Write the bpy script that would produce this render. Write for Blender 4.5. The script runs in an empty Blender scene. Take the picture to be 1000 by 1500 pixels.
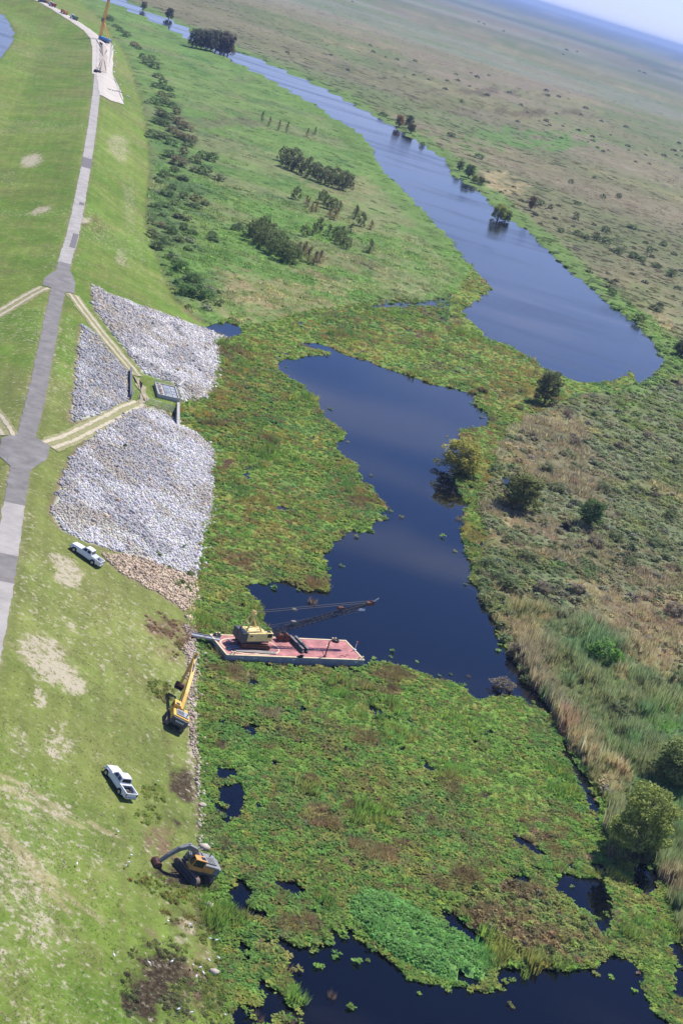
import bpy, bmesh, math, random
import numpy as np
from mathutils import Matrix, Vector
random.seed(7); RNG = np.random.default_rng(7)
SC = bpy.context.scene
COL = SC.collection
# ---------------------------------------------------------------- camera
FPX, CAMH = 2400.0, 107.0
PITCH, ROLL = math.atan(799.0 / FPX), math.radians(17.2)
_q = np.array([0, -math.sin(PITCH), -math.cos(PITCH)])
FWD = np.array([0, math.cos(PITCH), -math.sin(PITCH)])
RGT = math.cos(ROLL) * np.array([1, 0, 0.]) - math.sin(ROLL) * _q
DWN = math.sin(ROLL) * np.array([1, 0, 0.]) + math.cos(ROLL) * _q
cam = bpy.data.cameras.new('camera'); camo = bpy.data.objects.new('camera', cam); COL.objects.link(camo)
M = Matrix.Identity(4)
for i in range(3):
    M[i][0] = RGT[i]; M[i][1] = -DWN[i]; M[i][2] = -FWD[i]
M[2][3] = CAMH
camo.matrix_world = M
cam.sensor_fit = 'VERTICAL'; cam.sensor_height = 36.0; cam.lens = 36.0 * FPX / 1500.0
cam.clip_start = 1.0; cam.clip_end = 120000.0
SC.camera = camo
# ---------------------------------------------------------------- sky, sun, exposure
SUN_EL, SUN_AZ = math.radians(54), math.radians(32)      # azimuth: from +Y towards +X
w = bpy.data.worlds.new('World'); SC.world = w; w.use_nodes = True
nt = w.node_tree; nt.nodes.clear()
out = nt.nodes.new('ShaderNodeOutputWorld'); bg = nt.nodes.new('ShaderNodeBackground')
sky = nt.nodes.new('ShaderNodeTexSky'); sky.sky_type = 'NISHITA'; sky.sun_disc = False
sky.sun_elevation = SUN_EL; sky.sun_rotation = SUN_AZ
sky.air_density = 1.0; sky.dust_density = 0.1; sky.ozone_density = 5.0
bg.inputs['Strength'].default_value = 0.076
tc = nt.nodes.new('ShaderNodeTexCoord'); mp = nt.nodes.new('ShaderNodeMapping')
mp.inputs['Scale'].default_value = (3.0, 3.0, 26.0)
cn = nt.nodes.new('ShaderNodeTexNoise'); cn.inputs['Scale'].default_value = 1.3; cn.inputs['Detail'].default_value = 7
cn.inputs['Roughness'].default_value = 0.55; cn.inputs['Distortion'].default_value = 0.6
cr = nt.nodes.new('ShaderNodeValToRGB'); cr.color_ramp.elements[0].position = 0.52; cr.color_ramp.elements[1].position = 0.76
cr.color_ramp.elements[1].color = (0.85, 0.85, 0.85, 1)
cm = nt.nodes.new('ShaderNodeMixRGB'); cm.inputs[2].default_value = (6.1, 6.9, 10.4, 1)
L = nt.links.new
L(tc.outputs['Generated'], mp.inputs['Vector']); L(mp.outputs[0], cn.inputs['Vector']); 
# thin cloud and haze thicken towards the horizon
sx = nt.nodes.new('ShaderNodeSeparateXYZ'); L(tc.outputs['Generated'], sx.inputs[0])
zr = nt.nodes.new('ShaderNodeMapRange'); zr.inputs['From Min'].default_value = .0; zr.inputs['From Max'].default_value = .42; zr.inputs['To Min'].default_value = .26; zr.inputs['To Max'].default_value = -.07; L(sx.outputs['Z'], zr.inputs['Value'])
za = nt.nodes.new('ShaderNodeMath'); za.operation = 'ADD'; L(cn.outputs['Fac'], za.inputs[0]); L(zr.outputs[0], za.inputs[1]); L(za.outputs[0], cr.inputs[0])
L(cr.outputs[0], cm.inputs[0]); tn = nt.nodes.new('ShaderNodeMixRGB'); tn.blend_type = 'MULTIPLY'; tn.inputs[0].default_value = 1.0; tn.inputs[2].default_value = (.70, .80, 1.18, 1)
L(sky.outputs[0], tn.inputs[1]); L(tn.outputs[0], cm.inputs[1]); L(cm.outputs[0], bg.inputs[0]); L(bg.outputs[0], out.inputs[0])
sl = bpy.data.lights.new('sun', 'SUN'); sl.energy = 4.2; sl.angle = math.radians(0.5); sl.color = (1.0, 0.95, 0.865)
so = bpy.data.objects.new('sun', sl); COL.objects.link(so)
sdir = Vector((math.sin(SUN_AZ) * math.cos(SUN_EL), math.cos(SUN_AZ) * math.cos(SUN_EL), math.sin(SUN_EL)))
so.rotation_euler = sdir.to_track_quat('Z', 'Y').to_euler(); so.location = (0, 0, 200)
SC.view_settings.view_transform = 'Standard'; SC.view_settings.look = 'None'
SC.view_settings.gamma = 1.0; SC.view_settings.exposure = 0.68
SC.cycles.max_bounces = 6; SC.cycles.volume_bounces = 0; SC.cycles.transparent_max_bounces = 8
SC.cycles.use_denoising = True
# ---------------------------------------------------------------- pixel -> ground helpers (photo pixels, 1000 x 1500)
def ray(px, py): return FWD * FPX + RGT * (px - 500.) + DWN * (py - 750.)
def at(px, py, z=0.):
    r = ray(px, py); t = (z - CAMH) / r[2]
    return np.array([r[0] * t, r[1] * t, z])
def pl(pts, z=0.): return np.array([at(x, y, z)[:2] for x, y in pts])
def sdf(x, y, poly):
    """signed distance, positive inside"""
    x = np.asarray(x, float); y = np.asarray(y, float)
    d2 = np.full(x.shape, 1e18); ins = np.zeros(x.shape, bool)
    n = len(poly)
    for i in range(n):
        ax, ay = poly[i]; bx, by = poly[(i + 1) % n]
        ex, ey = bx - ax, by - ay
        l2 = ex * ex + ey * ey + 1e-12
        t = np.clip(((x - ax) * ex + (y - ay) * ey) / l2, 0, 1)
        d2 = np.minimum(d2, (x - ax - t * ex) ** 2 + (y - ay - t * ey) ** 2)
        c = (ay > y) != (by > y)
        with np.errstate(divide='ignore', invalid='ignore'):
            xi = ax + (y - ay) * ex / (ey if abs(ey) > 1e-12 else 1e-12)
        ins ^= c & (x < xi)
    return np.where(ins, 1, -1) * np.sqrt(d2)
def dline(x, y, pts):
    x = np.asarray(x, float); y = np.asarray(y, float); d2 = np.full(x.shape, 1e18)
    for (ax, ay), (bx, by) in zip(pts[:-1], pts[1:]):
        ex, ey = bx - ax, by - ay
        t = np.clip(((x - ax) * ex + (y - ay) * ey) / (ex * ex + ey * ey + 1e-12), 0, 1)
        d2 = np.minimum(d2, (x - ax - t * ex) ** 2 + (y - ay - t * ey) ** 2)
    return np.sqrt(d2)
_HT = np.random.default_rng(3).random((256, 256))
def vnoise(x, y, s=0):
    x = np.asarray(x, float) + s * 17.31; y = np.asarray(y, float) + s * 9.77
    xi = np.floor(x).astype(np.int64); yi = np.floor(y).astype(np.int64)
    fx = x - xi; fy = y - yi; fx = fx * fx * (3 - 2 * fx); fy = fy * fy * (3 - 2 * fy)
    g = lambda a, b: _HT[(a * 7 + b * 131 + s * 53) % 256, (b * 3 + a * 57 + s * 91) % 256]
    return (g(xi, yi) * (1 - fx) + g(xi + 1, yi) * fx) * (1 - fy) + (g(xi, yi + 1) * (1 - fx) + g(xi + 1, yi + 1) * fx) * fy
def fbm(x, y, scale, o=4, s=0):
    r = 0; a = 1; t = 0
    for k in range(o):
        r = r + a * vnoise(x / scale * 2 ** k, y / scale * 2 ** k, s + k); t += a; a *= .55
    return r / t
def smooth(a, lo, hi):
    t = np.clip((a - lo) / (hi - lo), 0, 1); return t * t * (3 - 2 * t)
# ---------------------------------------------------------------- plan of the place
ROADPX = [(-200, 1800), (-110, 1400), (-60, 1170), (-12, 930), (0, 870), (12, 800), (21, 740), (29, 690), (40, 635), (54, 580),
          (70, 500), (85, 427), (96, 380), (106, 348), (113, 316), (127, 240), (135, 188), (141, 140), (144, 100), (146, 72), (143, 58),
          (132, 46), (118, 36), (104, 27), (80, 12), (58, 0), (20, -18), (-60, -50)]
CZ = 8.0
CREST = pl(ROADPX, CZ)
TOEPX = [(380, 1900), (345, 1600), (335, 1500), (330, 1400), (312, 1300), (305, 1230), (300, 1150), (297, 1050), (299, 970), (293, 900), (292, 860),
         (303, 800), (316, 740), (317, 660), (290, 634), (263, 622), (263, 590), (308, 587), (326, 540), (324, 505), (338, 496)]
TOE2PX = [(300, 474), (258, 440), (240, 400), (216, 330), (222, 240), (212, 160), (185, 80), (150, 30), (110, -8), (60, -30), (-20, -60)]
TOE = pl(TOEPX + TOE2PX)
LEVR = np.vstack([CREST, TOE[::-1]])
LEVL = np.vstack([CREST, [[-3000, 2600], [-3000, 0], [-300, 0]]])
PLAT = pl([(201, 549), (230, 555), (263, 565), (263, 590), (215, 597), (191, 587)], 2.8)
BAYPX = TOEPX + [(318, 492), (297, 481), (331, 469), (357, 478), (400, 472), (450, 456), (510, 448), (560, 441), (640, 440), (672, 428), (690, 395), (705, 398), (722, 422), (800, 440), (962, 510), (972, 530), (958, 553),
         (910, 570), (850, 580), (800, 596), (760, 618), (730, 650), (716, 690), (700, 740), (712, 790), (690, 835), (700, 870), (735, 935),
         (765, 990), (800, 1035), (830, 1090), (857, 1130), (885, 1180), (890, 1235), (902, 1268), (928, 1258), (958, 1262), (968, 1295), (985, 1350),
         (1000, 1390), (1030, 1500), (1060, 1700), (1000, 1900)]
BAY = pl(BAYPX)
RIVER = pl([(85, -25), (120, -12), (150, -3), (180, 0), (212, 16), (256, 34), (276, 44), (336, 72), (400, 97), (436, 114), (472, 129), (502, 147), (538, 165), (568, 183), (620, 214),
            (652, 236), (658, 258), (696, 276), (714, 296), (740, 320), (768, 336), (796, 364), (824, 390), (856, 416), (888, 444), (928, 474), (952, 496), (962, 522), (952, 536),
            (932, 540), (907, 553), (886, 559), (862, 561), (841, 558), (799, 540), (772, 523), (751, 508), (718, 498), (700, 480), (676, 457), (696, 440), (720, 424), (704, 404),
            (684, 384), (652, 340), (608, 296), (584, 270), (563, 252), (543, 217), (533, 198), (515, 186), (482, 168), (458, 150), (440, 141), (400, 118), (372, 103), (340, 88),
            (276, 56), (240, 37), (200, 18), (160, 3), (120, -8), (60, -26)])
LCANAL = pl([(0, 20), (12, 32), (20, 48), (18, 60), (8, 75), (0, 86), (-80, 150), (-300, 300), (-400, 100), (-150, -20)])
OPEN = [pl(p) for p in [
    [(405, 532), (418, 525), (439, 528), (441, 521), (482, 521), (480, 514), (446, 508), (446, 503), (462, 502), (487, 509), (510, 522), (538, 529), (565, 540), (602, 551), (630, 562), (662, 568), (698, 579),
     (692, 592), (708, 602), (717, 611), (715, 625), (671, 630), (676, 650), (700, 668), (664, 690), (671, 714), (682, 742), (678, 770), (680, 806), (688, 825), (696, 857), (722, 889), (736, 952), (752, 964),
     (768, 992), (790, 1016), (812, 1032), (806, 1046), (784, 1036), (760, 1020), (724, 1020), (704, 1026), (692, 1018), (680, 1006), (644, 996), (600, 979), (572, 968), (540, 970), (532, 976), (500, 985), (388, 975),
     (388, 928), (380, 904), (376, 888), (360, 866), (358, 855), (418, 852), (450, 866), (478, 864), (482, 843), (471, 811), (492, 790), (519, 779), (544, 780), (547, 763), (567, 760), (556, 751), (566, 744),
     (551, 726), (528, 701), (519, 682), (492, 659), (489, 650), (505, 645), (503, 634), (478, 611), (459, 586), (441, 563), (423, 556), (409, 543)],
    [(296, 480), (331, 471), (350, 478), (354, 489), (332, 496)],
    [(520, 450.5), (574, 444.5), (642, 442.5), (636, 448), (556, 450.5)],
    [(320, 1056), (330, 1053), (332, 1064), (322, 1066)], [(346, 1066), (368, 1061), (385, 1064), (378, 1082), (362, 1076)],
    [(322, 1150), (352, 1146), (361, 1163), (352, 1192), (330, 1214), (318, 1190)],
    [(318, 1126), (345, 1128), (352, 1140), (325, 1142)],
    [(411, 1402), (425, 1385), (460, 1387), (498, 1380), (500, 1360), (510, 1352), (520, 1375), (560, 1402), (600, 1432), (640, 1442), (680, 1447), (715, 1452), (727, 1442), (722, 1421), (745, 1419), (770, 1414),
     (830, 1427), (870, 1417), (884, 1405), (890, 1396), (915, 1400), (932, 1420), (935, 1450), (950, 1475), (978, 1502), (1000, 1600), (1010, 1800), (380, 1800), (410, 1540), (428, 1498), (441, 1470), (425, 1440)],
    [(637, 1337), (666, 1332), (674, 1352), (705, 1372), (738, 1390), (745, 1400), (705, 1394), (679, 1372), (648, 1352)],
    [(806, 1304), (824, 1279), (859, 1288), (881, 1288), (897, 1326), (892, 1361), (883, 1374), (864, 1343), (842, 1326), (820, 1314)],
    [(745, 1224), (765, 1227), (797, 1252), (780, 1250)], [(720, 1273), (771, 1285), (778, 1292), (753, 1294)],
    [(333, 1302), (350, 1288), (368, 1305), (355, 1342), (340, 1337)], [(440, 1337), (472, 1322), (478, 1334), (456, 1346)], [(378, 1382), (400, 1375), (427, 1379), (420, 1391), (385, 1388)],
    [(400, 1292), (420, 1290), (428, 1306), (410, 1312)], [(330, 1480), (352, 1468), (372, 1480), (395, 1496), (390, 1530), (330, 1530)],
    [(812, 1042), (826, 1072), (838, 1108), (853, 1128), (872, 1160), (884, 1200), (874, 1217), (862, 1182), (845, 1150), (825, 1112), (815, 1072)],
    [(928, 1265), (955, 1262), (966, 1292), (946, 1312), (929, 1296)], [(983, 1385), (1003, 1378), (1012, 1470), (988, 1455)],
    [(700, 728), (716, 730), (718, 744), (702, 742)], [(700, 795), (716, 793), (720, 802), (702, 803)]]]
MARSHPOOLS = [pl(p) for p in [[(744, 610), (774, 596), (772, 612), (740, 632)], [(930, 545), (950, 541), (955, 552), (935, 558)], [(812, 770), (830, 772), (834, 780), (816, 778)], [(922, 958), (946, 953), (950, 962), (928, 967)], [(735, 700), (752, 697), (756, 712), (738, 714)]]]
def land_h(x, y):
    """height of the ground sheet"""
    x = np.asarray(x, float); y = np.asarray(y, float)
    base = 0.55 + 0.35 * (fbm(x, y, 14, 3, 5) - .5)
    dc = dline(x, y, CREST); dt = dline(x, y, TOE)
    inr = sdf(x, y, LEVR) > 0; inl = sdf(x, y, LEVL) > 0
    dce = np.maximum(dc - 3.2, 0)
    hr = CZ * (1 - dce / (dce + dt + 1e-6)) + 0.12 * (fbm(x, y, 9, 3, 2) - .5)
    hr = np.where(dc < 3.2, CZ, hr) 
    hl = np.maximum(np.where(dc < 3.2, CZ, CZ - dce / 4.0), 0.55) 
    z = np.where(inr, np.maximum(hr, 0.1), np.where(inl, hl, base))
    pm = smooth(sdf(x, y, PLAT), -2.0, 0.3)
    z = z * (1 - pm) + 2.8 * pm
    wob = 1.6 * (fbm(x, y, 5, 3, 11) - .5)
    near = smooth(1500 - y, 0, 600)
    b = sdf(x, y, BAY) + wob * (1 - smooth(-sdf(x, y, LEVR), -6, -1) * 0) * np.where(inr, 0.15, 1)
    r = sdf(x, y, RIVER) + wob * (1 + y / 400); c = sdf(x, y, LCANAL) + wob
    for k, P in enumerate(MARSHPOOLS):
        r = np.maximum(r, sdf(x, y, P) + wob)
    carve = np.maximum(np.maximum(b, r), c)
    m = smooth(carve, -0.9, 1.6)
    return z * (1 - m) + (-1.6) * m
# heights are computed once on a polar grid (the ground sheet itself) and looked up from there
NR, NA, D0, D1, AMAX = 560, 600, 104., 42000., math.radians(31)
inv = np.linspace(1 / D0, 1 / D1, NR); ang = np.linspace(-AMAX, AMAX, NA)
Dg, Ag = np.meshgrid(1 / inv, ang, indexing='ij')
gx = (Dg * np.sin(Ag)).ravel(); gy = (Dg * np.cos(Ag)).ravel()
near = gy < 2600
gz = np.full(gx.shape, .6); gz[near] = land_h(gx[near], gy[near])
GZ = gz.reshape(NR, NA)
def look(x, y):
    x = np.asarray(x, float); y = np.asarray(y, float)
    u = np.clip((1 / D0 - 1 / np.hypot(x, y)) / (1 / D0 - 1 / D1) * (NR - 1), 0, NR - 1.001); v = np.clip((np.arctan2(x, y) + AMAX) / (2 * AMAX) * (NA - 1), 0, NA - 1.001)
    i = u.astype(int); j = v.astype(int); fu = u - i; fv = v - j
    return (GZ[i, j] * (1 - fv) + GZ[i, j + 1] * fv) * (1 - fu) + (GZ[i + 1, j] * (1 - fv) + GZ[i + 1, j + 1] * fv) * fu
def hz(x, y): return float(look(x, y))
def gp(px, py):
    """pixel -> point on the ground sheet"""
    z = 0.5
    for _ in range(14):
        P = at(px, py, z); z = 0.5 * z + 0.5 * max(hz(P[0], P[1]), 0.0)
    return np.array(at(px, py, z))
# ---------------------------------------------------------------- object helpers
def tag(o, label=None, cat=None, group=None, kind=None):
    if label: o['label'] = label
    if cat: o['category'] = cat
    if group: o['group'] = group
    if kind: o['kind'] = kind
    return o
def link(o, parent=None):
    COL.objects.link(o)
    if parent is not None: o.parent = parent
    return o
def empty(name, loc=(0, 0, 0), rz=0.0):
    o = bpy.data.objects.new(name, None); COL.objects.link(o); o.empty_display_size = .3
    o.location = loc; o.rotation_euler = (0, 0, rz); return o
def npmesh(name, V, faces, attrs=None, smoothf=False):
    """V (n,3); faces (m,3|4) int arrays or list of such arrays"""
    me = bpy.data.meshes.new(name)
    V = np.asarray(V, np.float32)
    fl = faces if isinstance(faces, list) else [faces]
    fl = [np.asarray(f, np.int32) for f in fl if len(f)]
    me.vertices.add(len(V)); me.vertices.foreach_set('co', V.ravel())
    tot = sum(f.size for f in fl); nf = sum(len(f) for f in fl)
    me.loops.add(tot); me.polygons.add(nf)
    me.loops.foreach_set('vertex_index', np.concatenate([f.ravel() for f in fl]))
    sizes = np.concatenate([np.full(len(f), f.shape[1], np.int32) for f in fl])
    me.polygons.foreach_set('loop_start', np.concatenate([[0], np.cumsum(sizes)[:-1]]).astype(np.int32))
    if smoothf: me.polygons.foreach_set('use_smooth', np.ones(nf, bool))
    me.update(calc_edges=True)
    for nme, (typ, dom, arr) in (attrs or {}).items():
        a = me.attributes.new(nme, typ, dom); arr = np.asarray(arr, np.float32)
        if typ == 'FLOAT_COLOR':
            if arr.shape[1] == 3: arr = np.hstack([arr, np.ones((len(arr), 1), np.float32)])
            a.data.foreach_set('color', arr.ravel())
        elif typ == 'FLOAT_VECTOR': a.data.foreach_set('vector', arr.ravel())
        else: a.data.foreach_set('value', arr.ravel())
    return me
class MB:
    """collects shapes, builds ONE mesh object"""
    def __init__(s): s.v = []; s.f = []
    def add(s, vs, fs):
        n = len(s.v); s.v += [tuple(v) for v in vs]; s.f += [tuple(i + n for i in f) for f in fs]; return s
    def box(s, c, d, rz=0., m=None, taper=1.0):
        vs = []
        for z in (-1, 1):
            k = taper if z > 0 else 1.0
            for x, y in ((-1, -1), (1, -1), (1, 1), (-1, 1)): vs.append(Vector((x * d[0] / 2 * k, y * d[1] / 2 * k, z * d[2] / 2)))
        if rz: m = Matrix.Rotation(rz, 4, 'Z')
        if m is not None: vs = [m @ v for v in vs]
        vs = [v + Vector(c) for v in vs]
        return s.add(vs, [(3, 2, 1, 0), (4, 5, 6, 7), (0, 1, 5, 4), (1, 2, 6, 5), (2, 3, 7, 6), (3, 0, 4, 7)])
    def bar(s, a, b, wx, wy=None, up=(0, 0, 1)):
        """rectangular bar from a to b"""
        wy = wy or wx; a = Vector(a); b = Vector(b); d = b - a; ln = d.length
        if ln < 1e-6: return s
        z = d.normalized(); u = Vector(up)
        if abs(z.dot(u)) > .98: u = Vector((1, 0, 0))
        x = u.cross(z).normalized(); y = z.cross(x)
        vs = [p + x * sx * wx / 2 + y * sy * wy / 2 for p in (a, b) for sx, sy in ((-1, -1), (1, -1), (1, 1), (-1, 1))]
        return s.add(vs, [(3, 2, 1, 0), (4, 5, 6, 7), (0, 1, 5, 4), (1, 2, 6, 5), (2, 3, 7, 6), (3, 0, 4, 7)])
    def cyl(s, a, b, r0, r1=None, n=10):
        r1 = r0 if r1 is None else r1; a = Vector(a); b = Vector(b); z = (b - a).normalized()
        u = Vector((0, 0, 1)) if abs(z.z) < .95 else Vector((1, 0, 0))
        x = u.cross(z).normalized(); y = z.cross(x)
        vs = [p + (x * math.cos(t) + y * math.sin(t)) * r for p, r in ((a, r0), (b, r1)) for t in [2 * math.pi * k / n for k in range(n)]]
        return s.add(vs, [(k, (k + 1) % n, n + (k + 1) % n, n + k) for k in range(n)] + [tuple(range(n))[::-1], tuple(range(n, 2 * n))])
    def prism(s, prof, y0, y1, inset=0.0):
        """profile in XZ extruded along Y"""
        n = len(prof); vs = [(x, y0, z) for x, z in prof] + [(x, y1, z) for x, z in prof]
        return s.add(vs, [tuple(range(n)), tuple(range(n, 2 * n))[::-1]] + [(k, n + k, n + (k + 1) % n, (k + 1) % n) for k in range(n)])
    def loft(s, secs, cap=True):
        """list of equal length rings"""
        n = len(secs[0]); vs = [p for r in secs for p in r]; fs = []
        for i in range(len(secs) - 1):
            for k in range(n): fs.append((i * n + k, i * n + (k + 1) % n, (i + 1) * n + (k + 1) % n, (i + 1) * n + k))
        if cap: fs += [tuple(range(n))[::-1], tuple(range((len(secs) - 1) * n, len(secs) * n))]
        return s.add(vs, fs)
    def torus(s, c, R, r, n=16, k=6, sq=1.0):
        vs = []; fs = []
        for i in range(n):
            a = 2 * math.pi * i / n
            for j in range(k):
                b = 2 * math.pi * j / k; rr = R + r * math.cos(b)
                vs.append((c[0] + rr * math.cos(a), c[1] + rr * math.sin(a) * sq, c[2] + r * math.sin(b)))
                fs.append((i * k + j, ((i + 1) % n) * k + j, ((i + 1) % n) * k + (j + 1) % k, i * k + (j + 1) % k))
        return s.add(vs, fs)
    def mesh(s, name, mat, bevel=0.0, smoothf=False):
        me = bpy.data.meshes.new(name); me.from_pydata(s.v, [], s.f)
        bm = bmesh.new(); bm.from_mesh(me); bmesh.ops.recalc_face_normals(bm, faces=bm.faces)
        if bevel: bmesh.ops.bevel(bm, geom=list(bm.edges), offset=bevel, segments=1, affect='EDGES', clamp_overlap=True)
        bm.to_mesh(me); bm.free(); me.materials.append(mat)
        if smoothf: me.polygons.foreach_set('use_smooth', [True] * len(me.polygons))
        return me
    def build(s, name, mat, parent=None, bevel=0.0, smoothf=False):
        return link(bpy.data.objects.new(name, s.mesh(name, mat, bevel, smoothf)), parent)
def copy_tree(o, parent=None):
    c = o.copy(); COL.objects.link(c); c.parent = parent
    for ch in list(o.children):
        copy_tree(ch, c)
    return c
# ---------------------------------------------------------------- materials
def mat(name, col, rough=.7, metal=0., var=.15, vscale=2., bump=0., bscale=20., spec=.3):
    m = bpy.data.materials.new(name); m.use_nodes = True; t = m.node_tree; b = t.nodes['Principled BSDF']
    b.inputs['Roughness'].default_value = rough; b.inputs['Metallic'].default_value = metal
    b.inputs['Specular IOR Level'].default_value = spec
    c = t.nodes.new('ShaderNodeTexCoord'); n = t.nodes.new('ShaderNodeTexNoise'); n.inputs['Scale'].default_value = vscale; n.inputs['Detail'].default_value = 6
    n.inputs['Roughness'].default_value = .65
    t.links.new(c.outputs['Object'], n.inputs['Vector'])
    r = t.nodes.new('ShaderNodeValToRGB')
    e = r.color_ramp.elements; e[0].position = .3; e[1].position = .72
    e[0].color = (*[x * (1 - var) for x in col], 1); e[1].color = (*[min(1, x * (1 + var)) for x in col], 1)
    t.links.new(n.outputs['Fac'], r.inputs[0]); t.links.new(r.outputs[0], b.inputs['Base Color'])
    if bump:
        n2 = t.nodes.new('ShaderNodeTexNoise'); n2.inputs['Scale'].default_value = bscale; n2.inputs['Detail'].default_value = 4
        t.links.new(c.outputs['Object'], n2.inputs['Vector'])
        bp = t.nodes.new('ShaderNodeBump'); bp.inputs['Strength'].default_value = bump; bp.inputs['Distance'].default_value = .1
        t.links.new(n2.outputs['Fac'], bp.inputs['Height']); t.links.new(bp.outputs[0], b.inputs['Normal'])
    return m
def attr_mat(name, attr, rough=.9, noises=((6., .25),), bump=0., bscale=3., inst=False, trans=0., objcol=False, spec=.15):
    """base colour from an attribute (a property of the surface itself), broken by noise"""
    m = bpy.data.materials.new(name); m.use_nodes = True; t = m.node_tree; b = t.nodes['Principled BSDF']; k = t.links.new
    b.inputs['Roughness'].default_value = rough; b.inputs['Specular IOR Level'].default_value = spec
    if objcol: a = t.nodes.new('ShaderNodeObjectInfo'); src = a.outputs['Color']
    else:
        a = t.nodes.new('ShaderNodeAttribute'); a.attribute_name = attr; a.attribute_type = 'INSTANCER' if inst else 'GEOMETRY'; src = a.outputs['Color']
    geo = t.nodes.new('ShaderNodeNewGeometry')
    for i, (sc, amt) in enumerate(noises):
        n = t.nodes.new('ShaderNodeTexNoise'); n.inputs['Scale'].default_value = sc; n.inputs['Detail'].default_value = 4; n.inputs['Roughness'].default_value = .6
        k(geo.outputs['Position'], n.inputs['Vector'])
        mr = t.nodes.new('ShaderNodeMapRange'); mr.inputs['From Min'].default_value = .28; mr.inputs['From Max'].default_value = .72
        mr.inputs['To Min'].default_value = 1 - amt; mr.inputs['To Max'].default_value = 1 + amt
        k(n.outputs['Fac'], mr.inputs['Value'])
        v = t.nodes.new('ShaderNodeVectorMath'); v.operation = 'SCALE'; k(src, v.inputs[0]); k(mr.outputs[0], v.inputs['Scale']); src = v.outputs[0]
    if objcol or attr == 'rnd_leaf':
        a2 = t.nodes.new('ShaderNodeAttribute'); a2.attribute_name = 'rnd'; a2.attribute_type = 'GEOMETRY'
        v = t.nodes.new('ShaderNodeVectorMath'); v.operation = 'SCALE'; k(src, v.inputs[0]); k(a2.outputs['Fac'], v.inputs['Scale']); src = v.outputs[0]
    k(src, b.inputs['Base Color'])
    if bump:
        n = t.nodes.new('ShaderNodeTexNoise'); n.inputs['Scale'].default_value = bscale; n.inputs['Detail'].default_value = 5
        k(geo.outputs['Position'], n.inputs['Vector'])
        bp = t.nodes.new('ShaderNodeBump'); bp.inputs['Strength'].default_value = bump; bp.inputs['Distance'].default_value = .15
        k(n.outputs['Fac'], bp.inputs['Height']); k(bp.outputs[0], b.inputs['Normal'])
    if trans:
        tr = t.nodes.new('ShaderNodeBsdfTranslucent'); mx = t.nodes.new('ShaderNodeMixShader'); mx.inputs[0].default_value = trans
        k(src, tr.inputs['Color']); k(b.outputs[0], mx.inputs[1]); k(tr.outputs[0], mx.inputs[2])
        k(mx.outputs[0], t.nodes['Material Output'].inputs['Surface'])
    return m
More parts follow.
